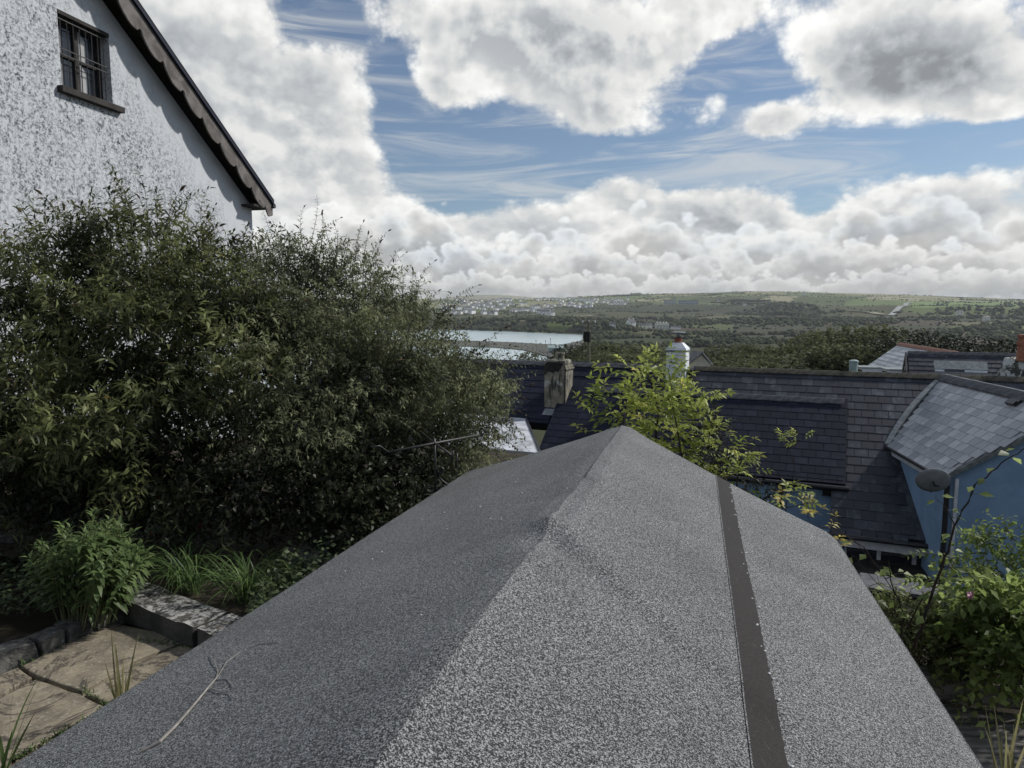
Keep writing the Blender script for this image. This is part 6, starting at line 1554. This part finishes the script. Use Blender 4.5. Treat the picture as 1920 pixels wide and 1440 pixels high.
vine('tall_stem', 'tall thin dark stem with scattered cream edged leaves in front of the blue wall', [([(1715, 1215), (1735, 1150), (1768, 1060), (1790, 985), (1830, 910), (1878, 868), (1925, 838)], .0085, 15), ([(1768, 1060), (1815, 1075), (1850, 1110)], .004, 4), ([(1790, 985), (1772, 950), (1752, 930)], .003, 4)], None, 3.7, 'leaf_vine', 81, .075)
vine('arching_vine', 'thin arching vine stem trailing over the right eave of the felt roof', [([(1555, 985), (1620, 1025), (1660, 1085), (1690, 1130), (1720, 1150)], .004, 8), ([(1640, 1170), (1632, 1130), (1630, 1100), (1650, 1092), (1700, 1120)], .003, 3), ([(1690, 1130), (1640, 1090), (1590, 1030)], .003, 3), ([(1660, 1085), (1700, 1070), (1750, 1110)], .003, 6)], None, 3.9, 'leaf_vine', 82, .07)
vine('bare_dark_stems', 'dark nearly bare forked stems at the right eave', [([(1688, 1215), (1695, 1150), (1670, 1090), (1665, 1050)], .006, 3), ([(1700, 1180), (1730, 1120), (1770, 1090)], .005, 3), ([(1678, 1150), (1676, 1110)], .004, 1)], None, 3.85, 'leaf_vine', 83, .06)
shrub('small_leaved_shrub', 'dense small leaved shrub filling the bed right of the felt roof', 'shrub', (2.5, 4.1, -2.4), [EL_(1725, 1200, 4.2, 75, 62, .35), EL_(1790, 1215, 4.2, 70, 55, .35), EL_(1690, 1160, 4.4, 40, 35, .25), EL_(1840, 1180, 4.3, 60, 50, .3)], 850, .13, 14, .030, .014, 'leaf_small', 84, stems=22, r0=.006, shell=.35, up=.5, droop=.2)
shrub('broad_leaved_climber', 'leafy climber with broad drooping leaves at the right edge', 'shrub', (3.1, 3.8, -2.4), [EL_(1880, 1200, 3.8, 75, 70, .3), EL_(1905, 1130, 3.8, 50, 40, .3), EL_(1850, 1160, 3.9, 45, 35, .25), EL_(1905, 1225, 3.7, 50, 35, .25)], 270, .20, 9, .085, .040, 'leaf_vine', 85, stems=16, r0=.007, shell=.3, droop=.7, up=.2)
shrub('spreading_climber', 'light green climber spreading in layers in front of the blue wall', 'shrub', (3.6, 4.4, -2.3), [EL_(1880, 1050, 4.4, 65, 14, .3), EL_(1905, 1020, 4.4, 40, 12, .3), EL_(1800, 1100, 4.4, 60, 12, .25), EL_(1900, 1085, 4.4, 60, 16, .3)], 150, .20, 10, .058, .026, 'leaf_vine', 86, stems=20, r0=.006, shell=.1, droop=.3, up=.2,
      sprays=[SP(1800, 1060, 1690, 1045, 4.4, .003, 0), SP(1830, 1050, 1740, 1060, 4.4, .003, 0), SP(1780, 1100, 1690, 1090, 4.3, .003, 0), SP(1850, 1020, 1800, 1002, 4.4, .003, 0)])
fl = P(1823, 1116, 3.9); root = empty('pink_flower', fl); tag(root, 'single small pink flower in the foliage at the lower right', 'flower')
gN = np.random.default_rng(5); N = 22; d = unit(gN.normal(size=(N, 3))); add('petals', leaf_mesh('petals', np.tile(np.array(fl[:]), (N, 1))+d*.006, d, unit(gN.normal(size=(N, 3))), np.full(N, .026), np.full(N, .018), gN.random(N), MATS['pink_petal']), root)
mb = MB(); mb.tube([fl, fl+Vector((.01, 0, -.12)), fl+Vector((.03, 0, -.3))], .0025, 4); mb.build('stem', MATS['stem_green'], root)
# yard clutter under the lean-to
yd = empty('yard_store', P(1660, 1130, 9.0)); tag(yd, 'low dark yard store with a pale grey lid below the lean-to', 'store')
c_ = P(1690, 1100, 9.2)
mb = MB(); mb.box(c_, (1.0, .55, .05), (UB, NB, up)); mb.build('lid', MATS['ridge_tile'], yd)
mb = MB(); mb.box(c_ - up*1.75, (.92, .48, 3.4), (UB, NB, up)); mb.build('body', MATS['timber_dark'], yd)
